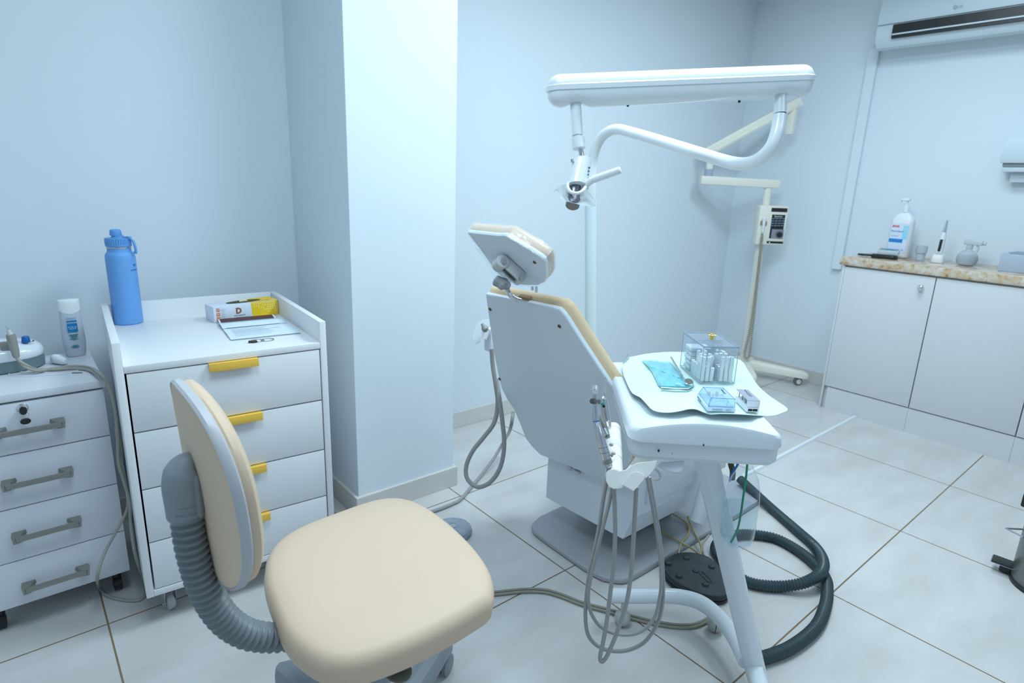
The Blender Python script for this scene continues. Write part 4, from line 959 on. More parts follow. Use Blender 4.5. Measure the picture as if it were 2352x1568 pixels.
h0_, h1_, h2_ = uD(1346, 424, LD-.02), uD(1360, 413, LD-.03), uD(1426, 390, LD-.06)
bm = B(); tube(bm, [uD(1345, 434, LD-.015), h0_, h1_], [.008, .0085, .0088], 16, smooth=False); cyl(bm, h1_, h2_, .0092, .0088, bev=.003); obj('grip_handle', bm, matwhite, t)
lp = [uD(1304, 420, LD-.03), uD(1304, 430, LD-.035), uD(1310, 440, LD-.045), uD(1323, 444, LD-.05), uD(1336, 440, LD-.045), uD(1345, 430, LD-.03)]
bm = B(); tube(bm, lp, .0042, 12); obj('handle_bow', bm, matwhite, t)
bk = smoothring([uD(1271,443,LD+.03), uD(1281,429,LD+.03), uD(1303,423,LD+.03), uD(1330,428,LD+.03), uD(1352,440,LD+.03), uD(1365,458,LD+.03)], 5, False)
md = smoothring([uD(1277,436,LD), uD(1290,431,LD), uD(1310,435,LD), uD(1332,440,LD), uD(1352,449,LD), uD(1369,463,LD)], 5, False)
fr_ = smoothring([uD(1284,443,LD-.04), uD(1290,458,LD-.045), uD(1308,464,LD-.045), uD(1332,470,LD-.045), uD(1352,473,LD-.04), uD(1368,474,LD-.03)], 5, False)
bm = B(); loft(bm, [bk, md, fr_], closed=False)
bmesh.ops.solidify(bm, geom=bm.faces[:], thickness=.0012); obj('splash_shield', bm, mat('frosted_white_shield', (.84, .92, .96), .15, trans=.12, coat=.5), t)
bm = B(); cyl(bm, uD(1321, 430, LD-.01), uD(1317, 460, LD-.02), .015); cyl(bm, uD(1317.5, 456, LD-.02), uD(1314.5, 474, LD-.03), .0175, .0170, bev=.002); obj('lens_barrel', bm, mat('dark_chrome', (.20, .21, .24), .35, metal=.8), t)

# ================================================================== INSTRUMENT CART
CT = (0.945, 0.724, 0)
cu_, cv_ = V((cos(radians(-43)), sin(radians(-43)), 0)), V((sin(radians(43)), cos(radians(43)), 0))
def tc_(u, v, z): return V((CT[0], CT[1], 0)) + cu_*u + cv_*v + V((0, 0, z))
t = thing('instrument_cart', 'white dental instrument cart with tray top, leaning tube column and hose holder', 'dental cart', (1.25, .55, 0))
CA = t
TW, TL = .315, .50
def trayring(g, z, r=.03, zf=None):
    o = []
    for a, b in rrect(TW+2*g, TL+2*g, max(.006, r+g), 6):
        o.append((a+TW/2, b+TL/2))
    out = []
    for i in range(len(o)):
        p, q = o[i], o[(i+1) % len(o)]; n = 12 if i % 7 == 6 else 1
        for k in range(n): out.append((p[0]+(q[0]-p[0])*k/n, p[1]+(q[1]-p[1])*k/n))
    return [tc_(u, v, z if zf is None else zf(u, v)) for u, v in out]
bm = B(); loft(bm, [trayring(-.035, .676), trayring(-.012, .680), trayring(-.003, .690), trayring(-.002, .7195)]); obj('tray_underside', bm, shell_m, t)
def rim(u, v):
    return .7475 + (.027*sin(pi*min(1, max(0, u/TW)))**.8*max(0, 1-max(0, v)/.03) if v < .03 else 0)
bm = B(); loft(bm, [trayring(.0, .7205), trayring(.003, .724), trayring(.001, 0, zf=lambda u, v: rim(u, v)-.010), trayring(-.002, 0, zf=lambda u, v: rim(u, v)-.003), trayring(-.007, 0, zf=rim), trayring(-.013, 0, zf=lambda u, v: rim(u, v)-.002), trayring(-.020, .7445), trayring(-.034, .7375), trayring(-.06, .736), trayring(-.12, .736), trayring(-.15, .736)]); obj('tray_top', bm, shell_m, t)
bm = B()
for x, y, r in ((1513, 1035, .0028), (1616, 1022, .0022), (1544, 1042, .001)):
    P_ = uP(x, y, tc_(0, -.003, .7), -cv_); ball(bm, P_+cv_*.0005, r, .8, .8, 1.2, 8)
obj('paint_chip', bm, black_m, t)
bm = B(); P_ = uD(1716, 1058, 1.335); P_.z = .676; loft(bm, [[P_+V((.040*s*cos(a), .040*s*sin(a), z)) for a in [2*pi*k/24 for k in range(24)]] for s, z in ((.55, -.008), (.9, -.004), (1, .006), (1, .012))]); obj('bottle_socket', bm, shell_m, t)
# column and foot
ct, cb2 = uD(1617, 1032, 1.375), uD(1733, 1530, 1.535)
cdir = (cb2-ct).normalized(); k_ = (ct.z-.03)/(-cdir.z); cfoot = ct + cdir*k_
bm = B(); tube(bm, [ct, ct.lerp(cfoot, .5), cfoot], [.0275, .0265, .0255], 28, smooth=False); obj('column', bm, enamel_m, t)
fz = .085
bm = B(); tp_ = [uZ(1402, 1367, fz), uZ(1450, 1368, fz), uZ(1510, 1368, fz), uZ(1560, 1370, fz), uZ(1610, 1384, fz), uZ(1655, 1420, fz), uZ(1688, 1465, fz), uD(1715, 1520, 1.53)]
tube(bm, tp_, .0215, 24); obj('foot_tube', bm, enamel_m, t)
bm = B(); f0 = uD(1733, 1530, 1.535); g1, g2 = uZ(1768, 1660, .085), uZ(1800, 1830, .085); tube(bm, [f0, g1, g2], .0215, 20); obj('foot_tube', bm, enamel_m, t)
def ballcaster(px, py, par, s=1.0):
    c = uZ(px, py+0, 0); c.z = 0; r = .024*s
    bm = B(); ball(bm, c+V((0, 0, r)), r, 1, 1, 1, 24); cyl(bm, c+V((0, 0, 2*r-.004)), c+V((0, 0, fz-.012)), .007); cz = obj('caster', bm, mat('silver_grey_plastic', (.52, .52, .50), .3, metal=.3), par)
    bm = B(); tube(bm, [c+V((0, 0, r))+V((cos(.6)*(r+.0004)*cos(a), sin(.6)*(r+.0004)*cos(a), (r+.0004)*sin(a))) for a in [2*pi*k/28 for k in range(29)]], .0009, 6, smooth=False); obj('wheel_seam', bm, dark_m, cz)
ballcaster(1428, 1434, t); ballcaster(1641, 1448, t)
c_ = V((g2.x, g2.y+.01, 0)); bm = B(); ball(bm, c_+V((0, 0, .024)), .024); obj('caster', bm, MATS['silver_grey_plastic'], t)
# hose holder
ha_, hb2 = uD(1411, 1096, 1.125), uD(1409, 985, 1.36)
bm = B(); tube(bm, [ha_, ha_.lerp(hb2, .33), ha_.lerp(hb2, .66), hb2, hb2+(hb2-ha_).normalized()*.008], [.0165, .0165, .0168, .0165, .009], 24, smooth=False); hr = obj('holder_bar', bm, holder_m, t)
bm = B()
for x, y, f in ((1402, 1021, .36), (1407, 1041, .2)):
    P_ = ha_.lerp(hb2, f)+V((-.0, 0, .0)); P_ = uD(x+2, y, 1.125+.235*f-.0140); ball(bm, P_, .0042, 1, 1, .8, 12)
for f in (.28, .5, .72, .9):
    P_ = ha_.lerp(hb2, f); m_ = axis(P_, hb2); tube(bm, [m_ @ V((.0167*cos(a), .0167*sin(a), 0)) for a in [2*pi*k/28 for k in range(29)]], .0003, 4, smooth=False)
obj('rest_hole_shade', bm, mat('shadow_ivory', (.42, .42, .41), .6), hr)  # balls standing for recesses, their shade put into the colour
pn = [(1392,1090),(1395,1081),(1404,1078),(1418,1082),(1436,1079),(1450,1069),(1466,1062),(1488,1060),(1510,1057),(1506,1072),(1495,1088),(1484,1098),(1468,1092),(1450,1098),(1438,1112),(1428,1121),(1410,1123),(1398,1117),(1392,1104)]
po = uD(1440, 1090, 1.11); nn_ = -ray(1440, 1090).normalized()
bm = B(); inset_slab(bm, [uP(x, y, po, nn_) for x, y in pn], -nn_*.010, [(.001, 0), (0, .1), (0, .9), (.001, 1)]); obj('holder_arm', bm, holder_m, t)
fl = [(1428,1112),(1455,1127.5),(1468,1114),(1480,1100),(1480,1091),(1472,1084),(1458,1083),(1448,1087)]
bm = B(); inset_slab(bm, [uP(x, y, po+nn_*.006, nn_) for x, y in fl], -nn_*.004, [(.0005, 0), (0, .2), (0, 1)]); obj('holder_flap', bm, mat('warm_ivory', (.86, .86, .82), .35), t)
# hose of the far side bracket
bm = B(); wp = [(1509,1070),(1520,1060),(1545,1060),(1570,1057),(1573,1060),(1568,1080),(1560,1086),(1550,1086),(1530,1080)]
wo = uD(1540, 1070, 1.28); inset_slab(bm, [uP(x, y, wo, nn_) for x, y in wp], -nn_*.02, [(.002, 0), (0, .3), (0, .7), (.002, 1)]); obj('rear_bracket', bm, shell_m, t)
bm = B(); tube(bm, [uD(x, y, 1.26) for x, y in ((1505, 1076), (1512, 1082), (1516, 1090), (1515, 1098), (1508, 1101), (1502, 1103))], .0028, 8); obj('hook', bm, mat('grey_hook', (.45, .46, .47), .4), t)
# instrument hoses
def hang(L, d0, d1=None, zref=None):
    o = []
    d1 = d1 or d0
    n = len(L)
    for i, (x, y) in enumerate(L):
        f = (y-1070)/450
        o.append(uD(x, y, d0 + .10*f + (d1-d0)*i/(n-1)))
    return o
hs = [
 ([(1399,1068),(1392,1110),(1385,1150),(1376,1210),(1364,1270),(1353,1320),(1346,1380),(1345,1425),(1353,1462),(1378,1486),(1412,1495),(1448,1491),(1482,1472),(1508,1435),(1521,1390),(1523,1330),(1517,1250),(1506,1180),(1491,1095)], 1.13, 1.15, .0040),
 ([(1407,1118),(1398,1160),(1385,1210),(1370,1270),(1356,1330),(1351,1372),(1358,1408),(1378,1437),(1408,1453),(1445,1457),(1478,1446),(1503,1418),(1514,1380),(1519,1330),(1513,1250),(1500,1170),(1485,1090)], 1.12, 1.14, .0036),
 ([(1410,1118),(1412,1170),(1413,1225),(1410,1290),(1402,1360),(1393,1430),(1383,1485),(1378,1508),(1382,1519),(1393,1508),(1408,1475),(1425,1430),(1441,1375),(1451,1300),(1456,1220),(1462,1118)], 1.11, 1.11, .0042),
]
for L, a, b, r in hs:
    bm = B(); tube(bm, hang(L, a, b), r, 10, n=5); obj('instrument_hose', bm, hose_m, t)
# water bottle under the tray
bt = uD(1716, 1068, 1.335); 
bz = lambda f: V((bt.x, bt.y, bt.z)) + V((.0, 0, -f))
BHt = .225
bot = uX(1690, 1252, bt.x); BHt = bt.z-bot.z
pr = [(.0125, 0), (.0145, .02), (.020, .07), (.029, .16), (.0345, .27), (.0372, .40), (.0376, .55), (.0380, .72), (.0384, .84), (.036, .92), (.029, .975), (.020, 1.0)]
mtb = M.Translation(bt) @ M.Rotation(pi, 4, 'X')
def petring(r, f, lob=0): return [mtb @ V(((r - lob*.5*(1+cos(5*a)))*cos(a), (r - lob*.5*(1+cos(5*a)))*sin(a), f*BHt)) for a in [2*pi*k/60 for k in range(60)]]
lb_ = lambda f: 0 if f < .85 else (.004 if f < .95 else .008)
outer = [petring(.001, .965)] + [petring(.011, .98)] + [petring(r, f, lb_(f)) for r, f in reversed(pr)]
inner = [petring(r-.0008, f*.992, lb_(f)) for r, f in pr] + [petring(.010, .972), petring(.001, .957)]
bm = B(); loft(bm, outer+inner, cap0=False, cap1=False); pet = obj('reservoir_bottle', bm, petm, t, label='clear plastic water bottle half full under the tray')
bm = B(); loft(bm, [petring(.0358, .50), petring(.0361, .51), petring(.0364, .71), petring(.0367, .82), petring(.0340, .905, .004), petring(.026, .955, .008), petring(.006, .945)]); obj('water', bm, water_m, pet)
bm = B(); tube(bm, [bt+V((.0, 0, .006)), bt+V((.003, .0, -.03)), bt+V((.004, 0, -BHt*.4)), bt+V((.004, 0, -BHt*.62)), bt+V((-.001, .0, -BHt*.8)), bt+V((-.015, .004, -BHt*.95))], .0025, 8); obj('draw_tube', bm, green_m, pet, label='green draw tube')
bm = B(); tube(bm, [uD(1700, 1046, 1.40), uD(1695, 1065, 1.40), uD(1686, 1080, 1.41), uD(1680, 1092, 1.42), uD(1676, 1104, 1.5)], .0028, 8); obj('supply_tube', bm, bluetube_m, t)
bm = B(); tube(bm, [uD(1678, 1048, 1.44), uD(1679, 1066, 1.44), uD(1683, 1082, 1.45), uD(1682, 1098, 1.47)], .007, 10); obj('supply_tube', bm, mat('olive_black_tube', (.06, .055, .03), .5), t)

# handpieces in the holder
t = thing('contra_angle_handpiece', 'silver contra-angle drill handpiece with small bur, nearest instrument in the hose holder', 'dental handpiece', uD(1398, 1068, 1.13))
bm = B()
tube(bm, [uD(*p) for p in ((1399,1072,1.13),(1395,1062,1.13),(1393,1055,1.13),(1388.6,1038,1.13),(1379,1006,1.13),(1374,985,1.135),(1370,970,1.14),(1368,960,1.14),(1367.7,947,1.14),(1367.5,935,1.14),(1367.5,920,1.14),(1366,907,1.14),(1366.5,900,1.14))], [.0065,.0082,.0084,.0089,.0081,.0075,.0067,.0066,.0062,.0047,.0044,.0042,.0050], 24, n=6); b1 = obj('body', bm, steel_m, t)
bm = B(); cyl(bm, uD(1367, 889, 1.14), uD(1366, 900, 1.125), .0058, bev=.001); cyl(bm, uD(1352, 894.5, 1.145), uD(1362, 895, 1.14), .0012); obj('drill_head', bm, chrome_m, t)
bm = B(); cyl(bm, uD(1369.6, 967.5, 1.14), uD(1369.2, 965, 1.14), .0068); obj('blue_ring', bm, bluetube_m, b1)
bm = B(); cyl(bm, uD(1360, 921, 1.128), uD(1374, 922, 1.15), .0052); obj('coupling_pin', bm, mat('dark_socket', (.12, .12, .12), .3, metal=.6), b1)
bm = B()
for p, r in (((1388.8,1039,1.13), .0093), ((1385.2,1027,1.13), .0091), ((1379.2,1007,1.135), .0085)): P_ = uD(*p); cyl(bm, P_, P_+(uD(1385, 1010, 1.13)-uD(1391, 1040, 1.13)).normalized()*.0012, r)
cyl(bm, uD(1396, 1064, 1.13), uD(1393, 1053, 1.13), .0088); cyl(bm, uD(1403, 1044, 1.12), uD(1407, 1048, 1.12), .002)
obj('knurled_ring', bm, nickel_m, b1)
t = thing('air_water_syringe', 'silver triple syringe with thin angled nozzle and green button, behind the drill handpiece', 'dental syringe', uD(1394, 985, 1.22))
bm = B(); tube(bm, [uD(*p) for p in ((1397,982,1.21),(1394,965,1.22),(1390,940,1.22),(1387,925,1.22),(1386,915,1.22),(1388,910,1.22))], [.0062, .0078, .0080, .0082, .0072, .003], 20, n=5); sb = obj('body', bm, steel_m, t)
bm = B(); tube(bm, [uD(1387.5, 912, 1.22), uD(1388, 898, 1.22), uD(1390, 880, 1.22), uD(1390.5, 866, 1.22)], [.0042, .0022, .0018, .0018], 10, n=4); obj('nozzle', bm, chrome_m, t)
bm = B(); cyl(bm, uD(1384, 928, 1.215), uD(1383.5, 928.5, 1.207), .0028); obj('green_button', bm, green_m, sb)
bm = B(); cyl(bm, uD(1387, 932.5, 1.215), uD(1386.5, 933, 1.207), .0028); obj('black_button', bm, black_m, sb)
t = thing('micromotor', 'short dark silver micromotor lying in the holder between syringe and drill handpiece', 'dental handpiece', uD(1392, 1003, 1.18))
bm = B(); tube(bm, [uD(1376, 955, 1.19), uD(1384, 975, 1.185), uD(1390, 993, 1.18), uD(1395, 1006, 1.175)], [.006, .0085, .0075, .006], 18, n=4); obj('body', bm, nickel_m, t)
bm = B(); cyl(bm, uD(1386, 986, 1.178), uD(1394, 1000, 1.172), .0068, .005); obj('spring_collar', bm, steel_m, t)

# ================================================================== THINGS ON THE TRAY
TZ = .7515
# paper bib
bo = [(1432,834),(1441,822),(1455,818),(1485,812),(1530,808),(1570,808),(1620,810),(1655,818),(1700,826),(1718,850),(1742,886),(1772,912),(1809,938),(1795,948),(1775,954),(1745,954),(1700,951),(1655,950),(1632,951),(1615,946),(1600,940),(1583,939),(1560,944),(1535,947),(1510,945),(1495,938),(1483,925),(1470,912),(1452,902),(1440,880),(1431,855)]
ctrb = V((1600, 885, 0))
def bibz(x, y):
    P = uZ(x, y, TZ); d = P - V((CT[0], CT[1], 0)); u, v = d.dot(cu_), d.dot(cv_)
    z = TZ
    if v > TL-.06: z += .012*min(1, (v-TL+.06)/.1)
    return z
rg = smoothring([V((x, y, 0)) for x, y in bo], 3)
bm = B(); rings = []
for s in (1.0, .97, .9, .75, .5, .25, .05):
    ring = []
    for i, p in enumerate(rg):
        q = ctrb + (p-ctrb)*s
        z = TZ + (bibz(p.x, p.y)-TZ)*s**4 + (.0026*sin(i*.42)*s**6 if 30 < i else .0)
        ring.append(uZ(q.x, q.y, z))
    rings.append(ring)
loft(bm, [[p-V((0, 0, .0006)) for p in r] for r in rings[::-1]] + rings)
tag(obj('paper_bib', bm, bib_m, None, origin=uZ(1600, 885, TZ)), 'wavy ribbed mint-green paper sheet covering the cart tray', 'paper sheet')
t = thing('folded_paper_corner', 'pale translucent paper corner sticking up at the back left of the tray', 'paper', uZ(1440, 830, TZ))
k0, k1, k2 = uZ(1428, 838, TZ+.004), uZ(1446, 826, TZ+.006), uD(1443, 806, (P0_ and 1.66))
cc0 = uZ(1436, 830, TZ+.004); k2 = cc0 + V((0, 0, .022)) + RT*.008
bm = B(); loft(bm, [[k0, k2, k2+V((.001, .001, 0))], [k1, k2+V((0, .002, 0)), k2+V((.001, .003, 0))]], closed=False); bmesh.ops.solidify(bm, geom=bm.faces[:], thickness=.0004); obj('corner', bm, paper_m, t)
Z0 = TZ + .0035
def pxframe(FL, FR, BL, z):
    """origin at front-left, x along the front edge, y to the back, z up"""
    a, b, c = uZ(*FL, z), uZ(*FR, z), uZ(*BL, z)
    x = (b-a).normalized(); y = V((-x.y, x.x, 0))
    if y.dot(c-a) < 0: y = -y
    return M(((x.x, y.x, 0, a.x), (x.y, y.y, 0, a.y), (0, 0, 1, z), (0, 0, 0, 1))), (b-a).length, (c-a).dot(y)
# clear organiser
m_, w_, d_ = pxframe((1607, 880), (1686, 881), (1563, 840), Z0)
H_ = .096
t = thing('cotton_organiser', 'clear ribbed acrylic box with gold flower knob full of cotton rolls on the tray', 'box', m_ @ V((0, 0, 0)))
def hollow(bm, x0, y0, z0, x1, y1, z1, th, mt):
    """open-topped thin-walled box"""
    o = [(x0, y0), (x1, y0), (x1, y1), (x0, y1)]; i = [(x0+th, y0+th), (x1-th, y0+th), (x1-th, y1-th), (x0+th, y1-th)]
    R_ = [[mt @ V((x, y, z0)) for x, y in o], [mt @ V((x, y, z1)) for x, y in o], [mt @ V((x, y, z1)) for x, y in i], [mt @ V((x, y, z0+th)) for x, y in i]]
    return loft(bm, R_)
bm = B(); hollow(bm, 0, 0, 0, w_, d_, H_, .0018, m_); obj('box_walls', bm, glass_m, t, smooth=False)
rim_m = mat('acrylic_edge', (.34, .42, .52), .15)
bm = B(); e = .0011
for a, b in (((0, 0), (w_, 0)), ((w_, 0), (w_, d_)), ((w_, d_), (0, d_)), ((0, d_), (0, 0))):
    for z in (.0011, H_-.001): tube(bm, [m_ @ V((a[0], a[1], z)), m_ @ V((b[0], b[1], z))], e, 6, smooth=False)
    tube(bm, [m_ @ V((a[0], a[1], 0)), m_ @ V((a[0], a[1], H_))], e*.8, 6, smooth=False)
obj('box_edges', bm, rim_m, t)
bm = B(); box(bm, (w_*.47, .004, .002), (w_*.485, d_*.6, H_*.68), mt=m_); box(bm, (.003, d_*.6, .002), (w_-.003, d_*.615, H_-.004), mt=m_); obj('divider', bm, clear('smoky_divider', (.85, .88, .92), haze=.05), t, smooth=False)
n = 34; bm = B(); xs_ = [w_*k/(2*n) for k in range(2*n+1)]
lid_top = lambda k: H_+.0022+(.0011 if (k % 2) else 0)
rg_a = [m_ @ V((x, -.001, H_)) for x in xs_[::-1]]
loft(bm, [[m_ @ V((x, y, lid_top(k))) for k, x in enumerate(xs_)] + [m_ @ V((x, y, H_+.0003)) for x in xs_[::-1]] for y in (-.001, d_+.001)])
lid = obj('lid', bm, glass_m, t, smooth=False)
bm = B()
for a, b in (((0, 0), (w_, 0)), ((w_, 0), (w_, d_)), ((w_, d_), (0, d_)), ((0, d_), (0, 0))): tube(bm, [m_ @ V((a[0], a[1], H_+.0018)), m_ @ V((b[0], b[1], H_+.0018))], .0012, 6, smooth=False)
obj('lid_edge', bm, rim_m, lid)
bm = B()
for k in range(18):
    x = w_*(k+.7)/18.6
    for y in (-.0006, d_+.0001): box(bm, (x-.0009, y, H_*.70), (x+.0009, y+.0005, H_*.985), mt=m_)
for k in range(16):
    y = d_*(k+.7)/16.6
    for x in (-.0006, w_+.0001): box(bm, (x, y-.0008, H_*(.30 if k > 9 else .70)), (x+.0005, y+.0008, H_*.985), mt=m_)
obj('ribbing', bm, clear('rib_tint', (.93, .96, 1.0), ior=1.3, haze=.15), t, smooth=False)
kc = m_ @ V((w_*.5, d_*.45, H_+.0034))
bm = B(); cyl(bm, kc, kc+V((0, 0, .010)), .0065, .005)
for q in range(5): ball(bm, kc+V((.0075*cos(2*pi*q/5), .0075*sin(2*pi*q/5), .0125)), .0062, 1, 1, .30, 12)
ball(bm, kc+V((0, 0, .0135)), .003, seg=10); obj('flower_knob', bm, knobgold, lid, label='gold flower-shaped knob')
random.seed(11)
placed = 0
cot = thing('cotton_roll', 'white cotton rolls packed inside the clear acrylic box', 'cotton roll', m_ @ V((w_*.25, d_*.2, .003)), 0, 'cotton rolls in the acrylic box')
def cotton_piece(par, P, dv, r, L):
    bm = B(); dv = V(dv).normalized(); A = P-dv*L/2; tube(bm, [A, A+dv*.001, P, P+dv*(L/2-.001), P+dv*L/2], [r*.7, r, r*1.03, r, r*.7], 10, smooth=False); return obj('roll', bm, cotton_m, par)
bm0 = B(); P_ = m_ @ V((.012, .012, .021)); tube(bm0, [P_-V((0, 0, .018)), P_-V((0, 0, .017)), P_+V((0, 0, .017)), P_+V((0, 0, .018))], [.0035, .005, .005, .0035], 12, smooth=False)
first = obj('roll_body', bm0, cotton_m, cot)
slots = []
for ix in range(7):
    for iy in range(6):
        for lv_ in range(2):
            x = .0085+ix*(w_-.017)/6; y = .010+iy*(d_*.56-.014)/5
            if abs(x-w_*.477) < .0055: continue
            if lv_ == 1 and random.random() < .35: continue
            slots.append((x, y, .0215+.0300*lv_ - (0 if lv_ == 0 else random.uniform(0, .004)), random.uniform(-.12, .12), random.uniform(-.12, .12)))
wm = kids_matrix(cot)
base_pt = P_
for i, (x, y, z, ax1, ax2) in enumerate(slots):
    tgt = m_ @ V((x, y, z))
    if i == 0:
        cot.location = V(cot.location) + (tgt-base_pt); continue
    c_ = cot.copy(); COL.objects.link(c_); c_.location = V((cot.location)) ; 
    c_.location = wm.to_translation() + (tgt-base_pt); 
    f_ = first.copy(); COL.objects.link(f_); f_.parent = c_
    rotm = M.Rotation(ax1*.5, 4, 'X') @ M.Rotation(ax2*.5, 4, 'Y'); c0 = base_pt-wm.to_translation()
    f_.matrix_parent_inverse = M.Identity(4); f_.matrix_basis = M.Translation(c0) @ rotm @ M.Translation(-c0)
# fluff of folded gauze in the rear compartment
bm = B(); rings = []
for k in range(5): box(bm, (.005+.002*(k % 2), d_*.64, .004+k*.013), (w_*.55+.003*k, d_*.95, .015+k*.013), .003, m_)
t = thing('gauze_stack', 'folded white gauze pads in the rear part of the acrylic box', 'gauze', m_ @ V((w_*.3, d_*.8, .003))); obj('pads', bm, cotton_m, t)

# bur organisers
m_, w_, d_ = pxframe((1624, 944), (1688.7, 946.9), (1606, 913), Z0)
t = thing('bur_case', 'pale blue bur case with tinted clear lid standing on the tray before the acrylic box', 'box', m_ @ V((0, 0, 0)))
bm = B(); box(bm, (0, 0, 0), (w_, d_, .009), .0012, m_); box(bm, (.004, .004, .009), (w_-.004, d_-.003, .013), .001, m_); bb = obj('case_base', bm, bluebase, t)
bm = B()
i0 = [(.002, .002), (w_-.002, .002), (w_-.002, d_-.002), (.002, d_-.002)]; tp0 = [(.006, .003), (w_-.004, .003), (w_-.007, d_-.012), (.009, d_-.012)]
cxy = (w_/2, d_/2)
sh = lambda L, k: [(cxy[0]+(x-cxy[0])*k, cxy[1]+(y-cxy[1])*k) for x, y in L]
loft(bm, [[m_ @ V((x, y, .0094)) for x, y in i0], [m_ @ V((x, y, .030)) for x, y in tp0], [m_ @ V((x, y, .0290)) for x, y in sh(tp0, .96)], [m_ @ V((x, y, .0096)) for x, y in sh(i0, .96)]], cap0=False, cap1=False)
loft(bm, [[m_ @ V((x, y, .0301)) for x, y in tp0], [m_ @ V((x, y, .0309)) for x, y in tp0]]); ld = obj('tinted_lid', bm, bluegl, t, smooth=False)
bm = B(); 
for L in (tp0,):
    for k in range(4): a, b = L[k], L[(k+1) % 4]; tube(bm, [m_ @ V((*a, .0308)), m_ @ V((*b, .0308))], .0006, 6, smooth=False); tube(bm, [m_ @ V((*i0[k], .0096)), m_ @ V((*a, .0308))], .0006, 6, smooth=False)
obj('lid_edge', bm, mat('blue_edge', (.05, .22, .60), .2), ld)
bm = B()
for ix in range(6):
    for iy in range(4): cyl(bm, m_ @ V((.008+ix*(w_-.016)/5, .008+iy*(d_-.018)/3, .013)), m_ @ V((.008+ix*(w_-.016)/5, .008+iy*(d_-.018)/3, .0133)), .0009, seg=8)
obj('bur_hole', bm, ink_m, bb)
for k, (ix, iy) in enumerate(((2, 2), (3, 2), (1, 1), (4, 0))):
    bm = B(); p = m_ @ V((.008+ix*(w_-.016)/5, .008+iy*(d_-.018)/3, .013)); cyl(bm, p, p+V((0, 0, .009)), .0007, seg=8); ball(bm, p+V((0, 0, .010)), .0013, seg=8); obj('bur', bm, steel_m, t)
for k, (ix, iy) in enumerate(((1.6, 3.0), (3.6, 3.0))):
    bm = B(); p = m_ @ V((.008+ix*(w_-.016)/5, .008+iy*(d_-.018)/3-.004, .0135)); box(bm, (-.0035, -.003, 0), (.0035, .003, .009), .0015, M.Translation(p)); obj('polishing_cup', bm, foam_m, t)
text('lettering', 'MICRODONT', .0052, m_ @ M(((0, -1, 0, w_*.80), (-1, 0, 0, 0), (0, 0, 1, .0310), (0, 0, 0, 1))) @ M.Translation((-d_*.78, 0, 0)) if False else m_ @ M.Translation((w_*.72, d_*.74, .0311)) @ M.Rotation(radians(-90), 4, 'Z'), .0052 and ink_m, ld)
fmx = m_ @ M.Rotation(radians(90), 4, 'X')
bm = B()
for k in range(3): box(bm, (w_*.17, .0028+k*.0017, .0), (w_*.55-.002*(k % 2), .0036+k*.0017, .0004), mt=fmx); box(bm, (w_*.66, .0022+k*.0021, 0), (w_*(.86-.08*(k == 1)), .0029+k*.0021, .0004), mt=fmx)
obj('small_print', bm, greyink_m, bb, smooth=False)
mside = m_ @ M(((0, 0, -1, 0), (-1, 0, 0, d_), (0, 1, 0, 0), (0, 0, 0, 1)))
text('lettering', 'MICRODONT', .0055, mside @ M.Translation((.005, .002, .0002)), mat('label_slate', (.15, .25, .42), .5), bb)
m_, w_, d_ = pxframe((1714, 946.5), (1742.7, 947.6), (1694.3, 919.5), Z0)
t = thing('bur_holder', 'small grey and white rectangular holder with dark slots at the right of the tray', 'box', m_ @ V((0, 0, 0)))
bm = B(); box(bm, (0, 0, 0), (w_, d_, .012), .0012, m_); bb = obj('holder_base', bm, matwhite, t)
bm = B(); box(bm, (.001, .0, .0125), (w_, .006, .027), .0008, m_); box(bm, (.0008, .0, .0265), (w_-.0002, d_, .0278), .0006, m_); box(bm, (w_-.0015, .0, .0125), (w_-.0005, d_, .0268), .0003, m_); ld = obj('cover', bm, matwhite, t)
bm = B(); box(bm, (.001, .0, .0279), (w_-.0004, d_-.0002, .0283), mt=m_); obj('grey_top', bm, greybox_m, ld, smooth=False)
fmx = m_ @ M.Rotation(radians(90), 4, 'X')
bm = B(); box(bm, (w_*.12, .003, 0), (w_*.45, .0085, .0003), mt=fmx); box(bm, (w_*.48, .003, 0), (w_*.86, .0085, .0003), mt=fmx); obj('front_slot', bm, dark_m, bb, smooth=False)
for k in range(4):
    bm = B(); p = m_ @ V((.006, .008+k*(d_-.016)/3, .012)); cyl(bm, p, p+V((0, 0, .011)), .0011, seg=8); obj('bur', bm, nickel_m, t)
tt = m_ @ M.Translation((w_*.55, d_*.93, .0284)) @ M.Rotation(radians(-90), 4, 'Z')
text('lettering', 'MK LIFE', .0045, tt @ M.Translation((.0, .001, 0)), ink_m, ld)
bm = B()
for k in range(2): box(bm, (w_*(.52+.14*k), d_*.35, .0284), (w_*(.56+.14*k), d_*.7, .0287), mt=m_)
obj('small_print', bm, ink_m, ld, smooth=False)

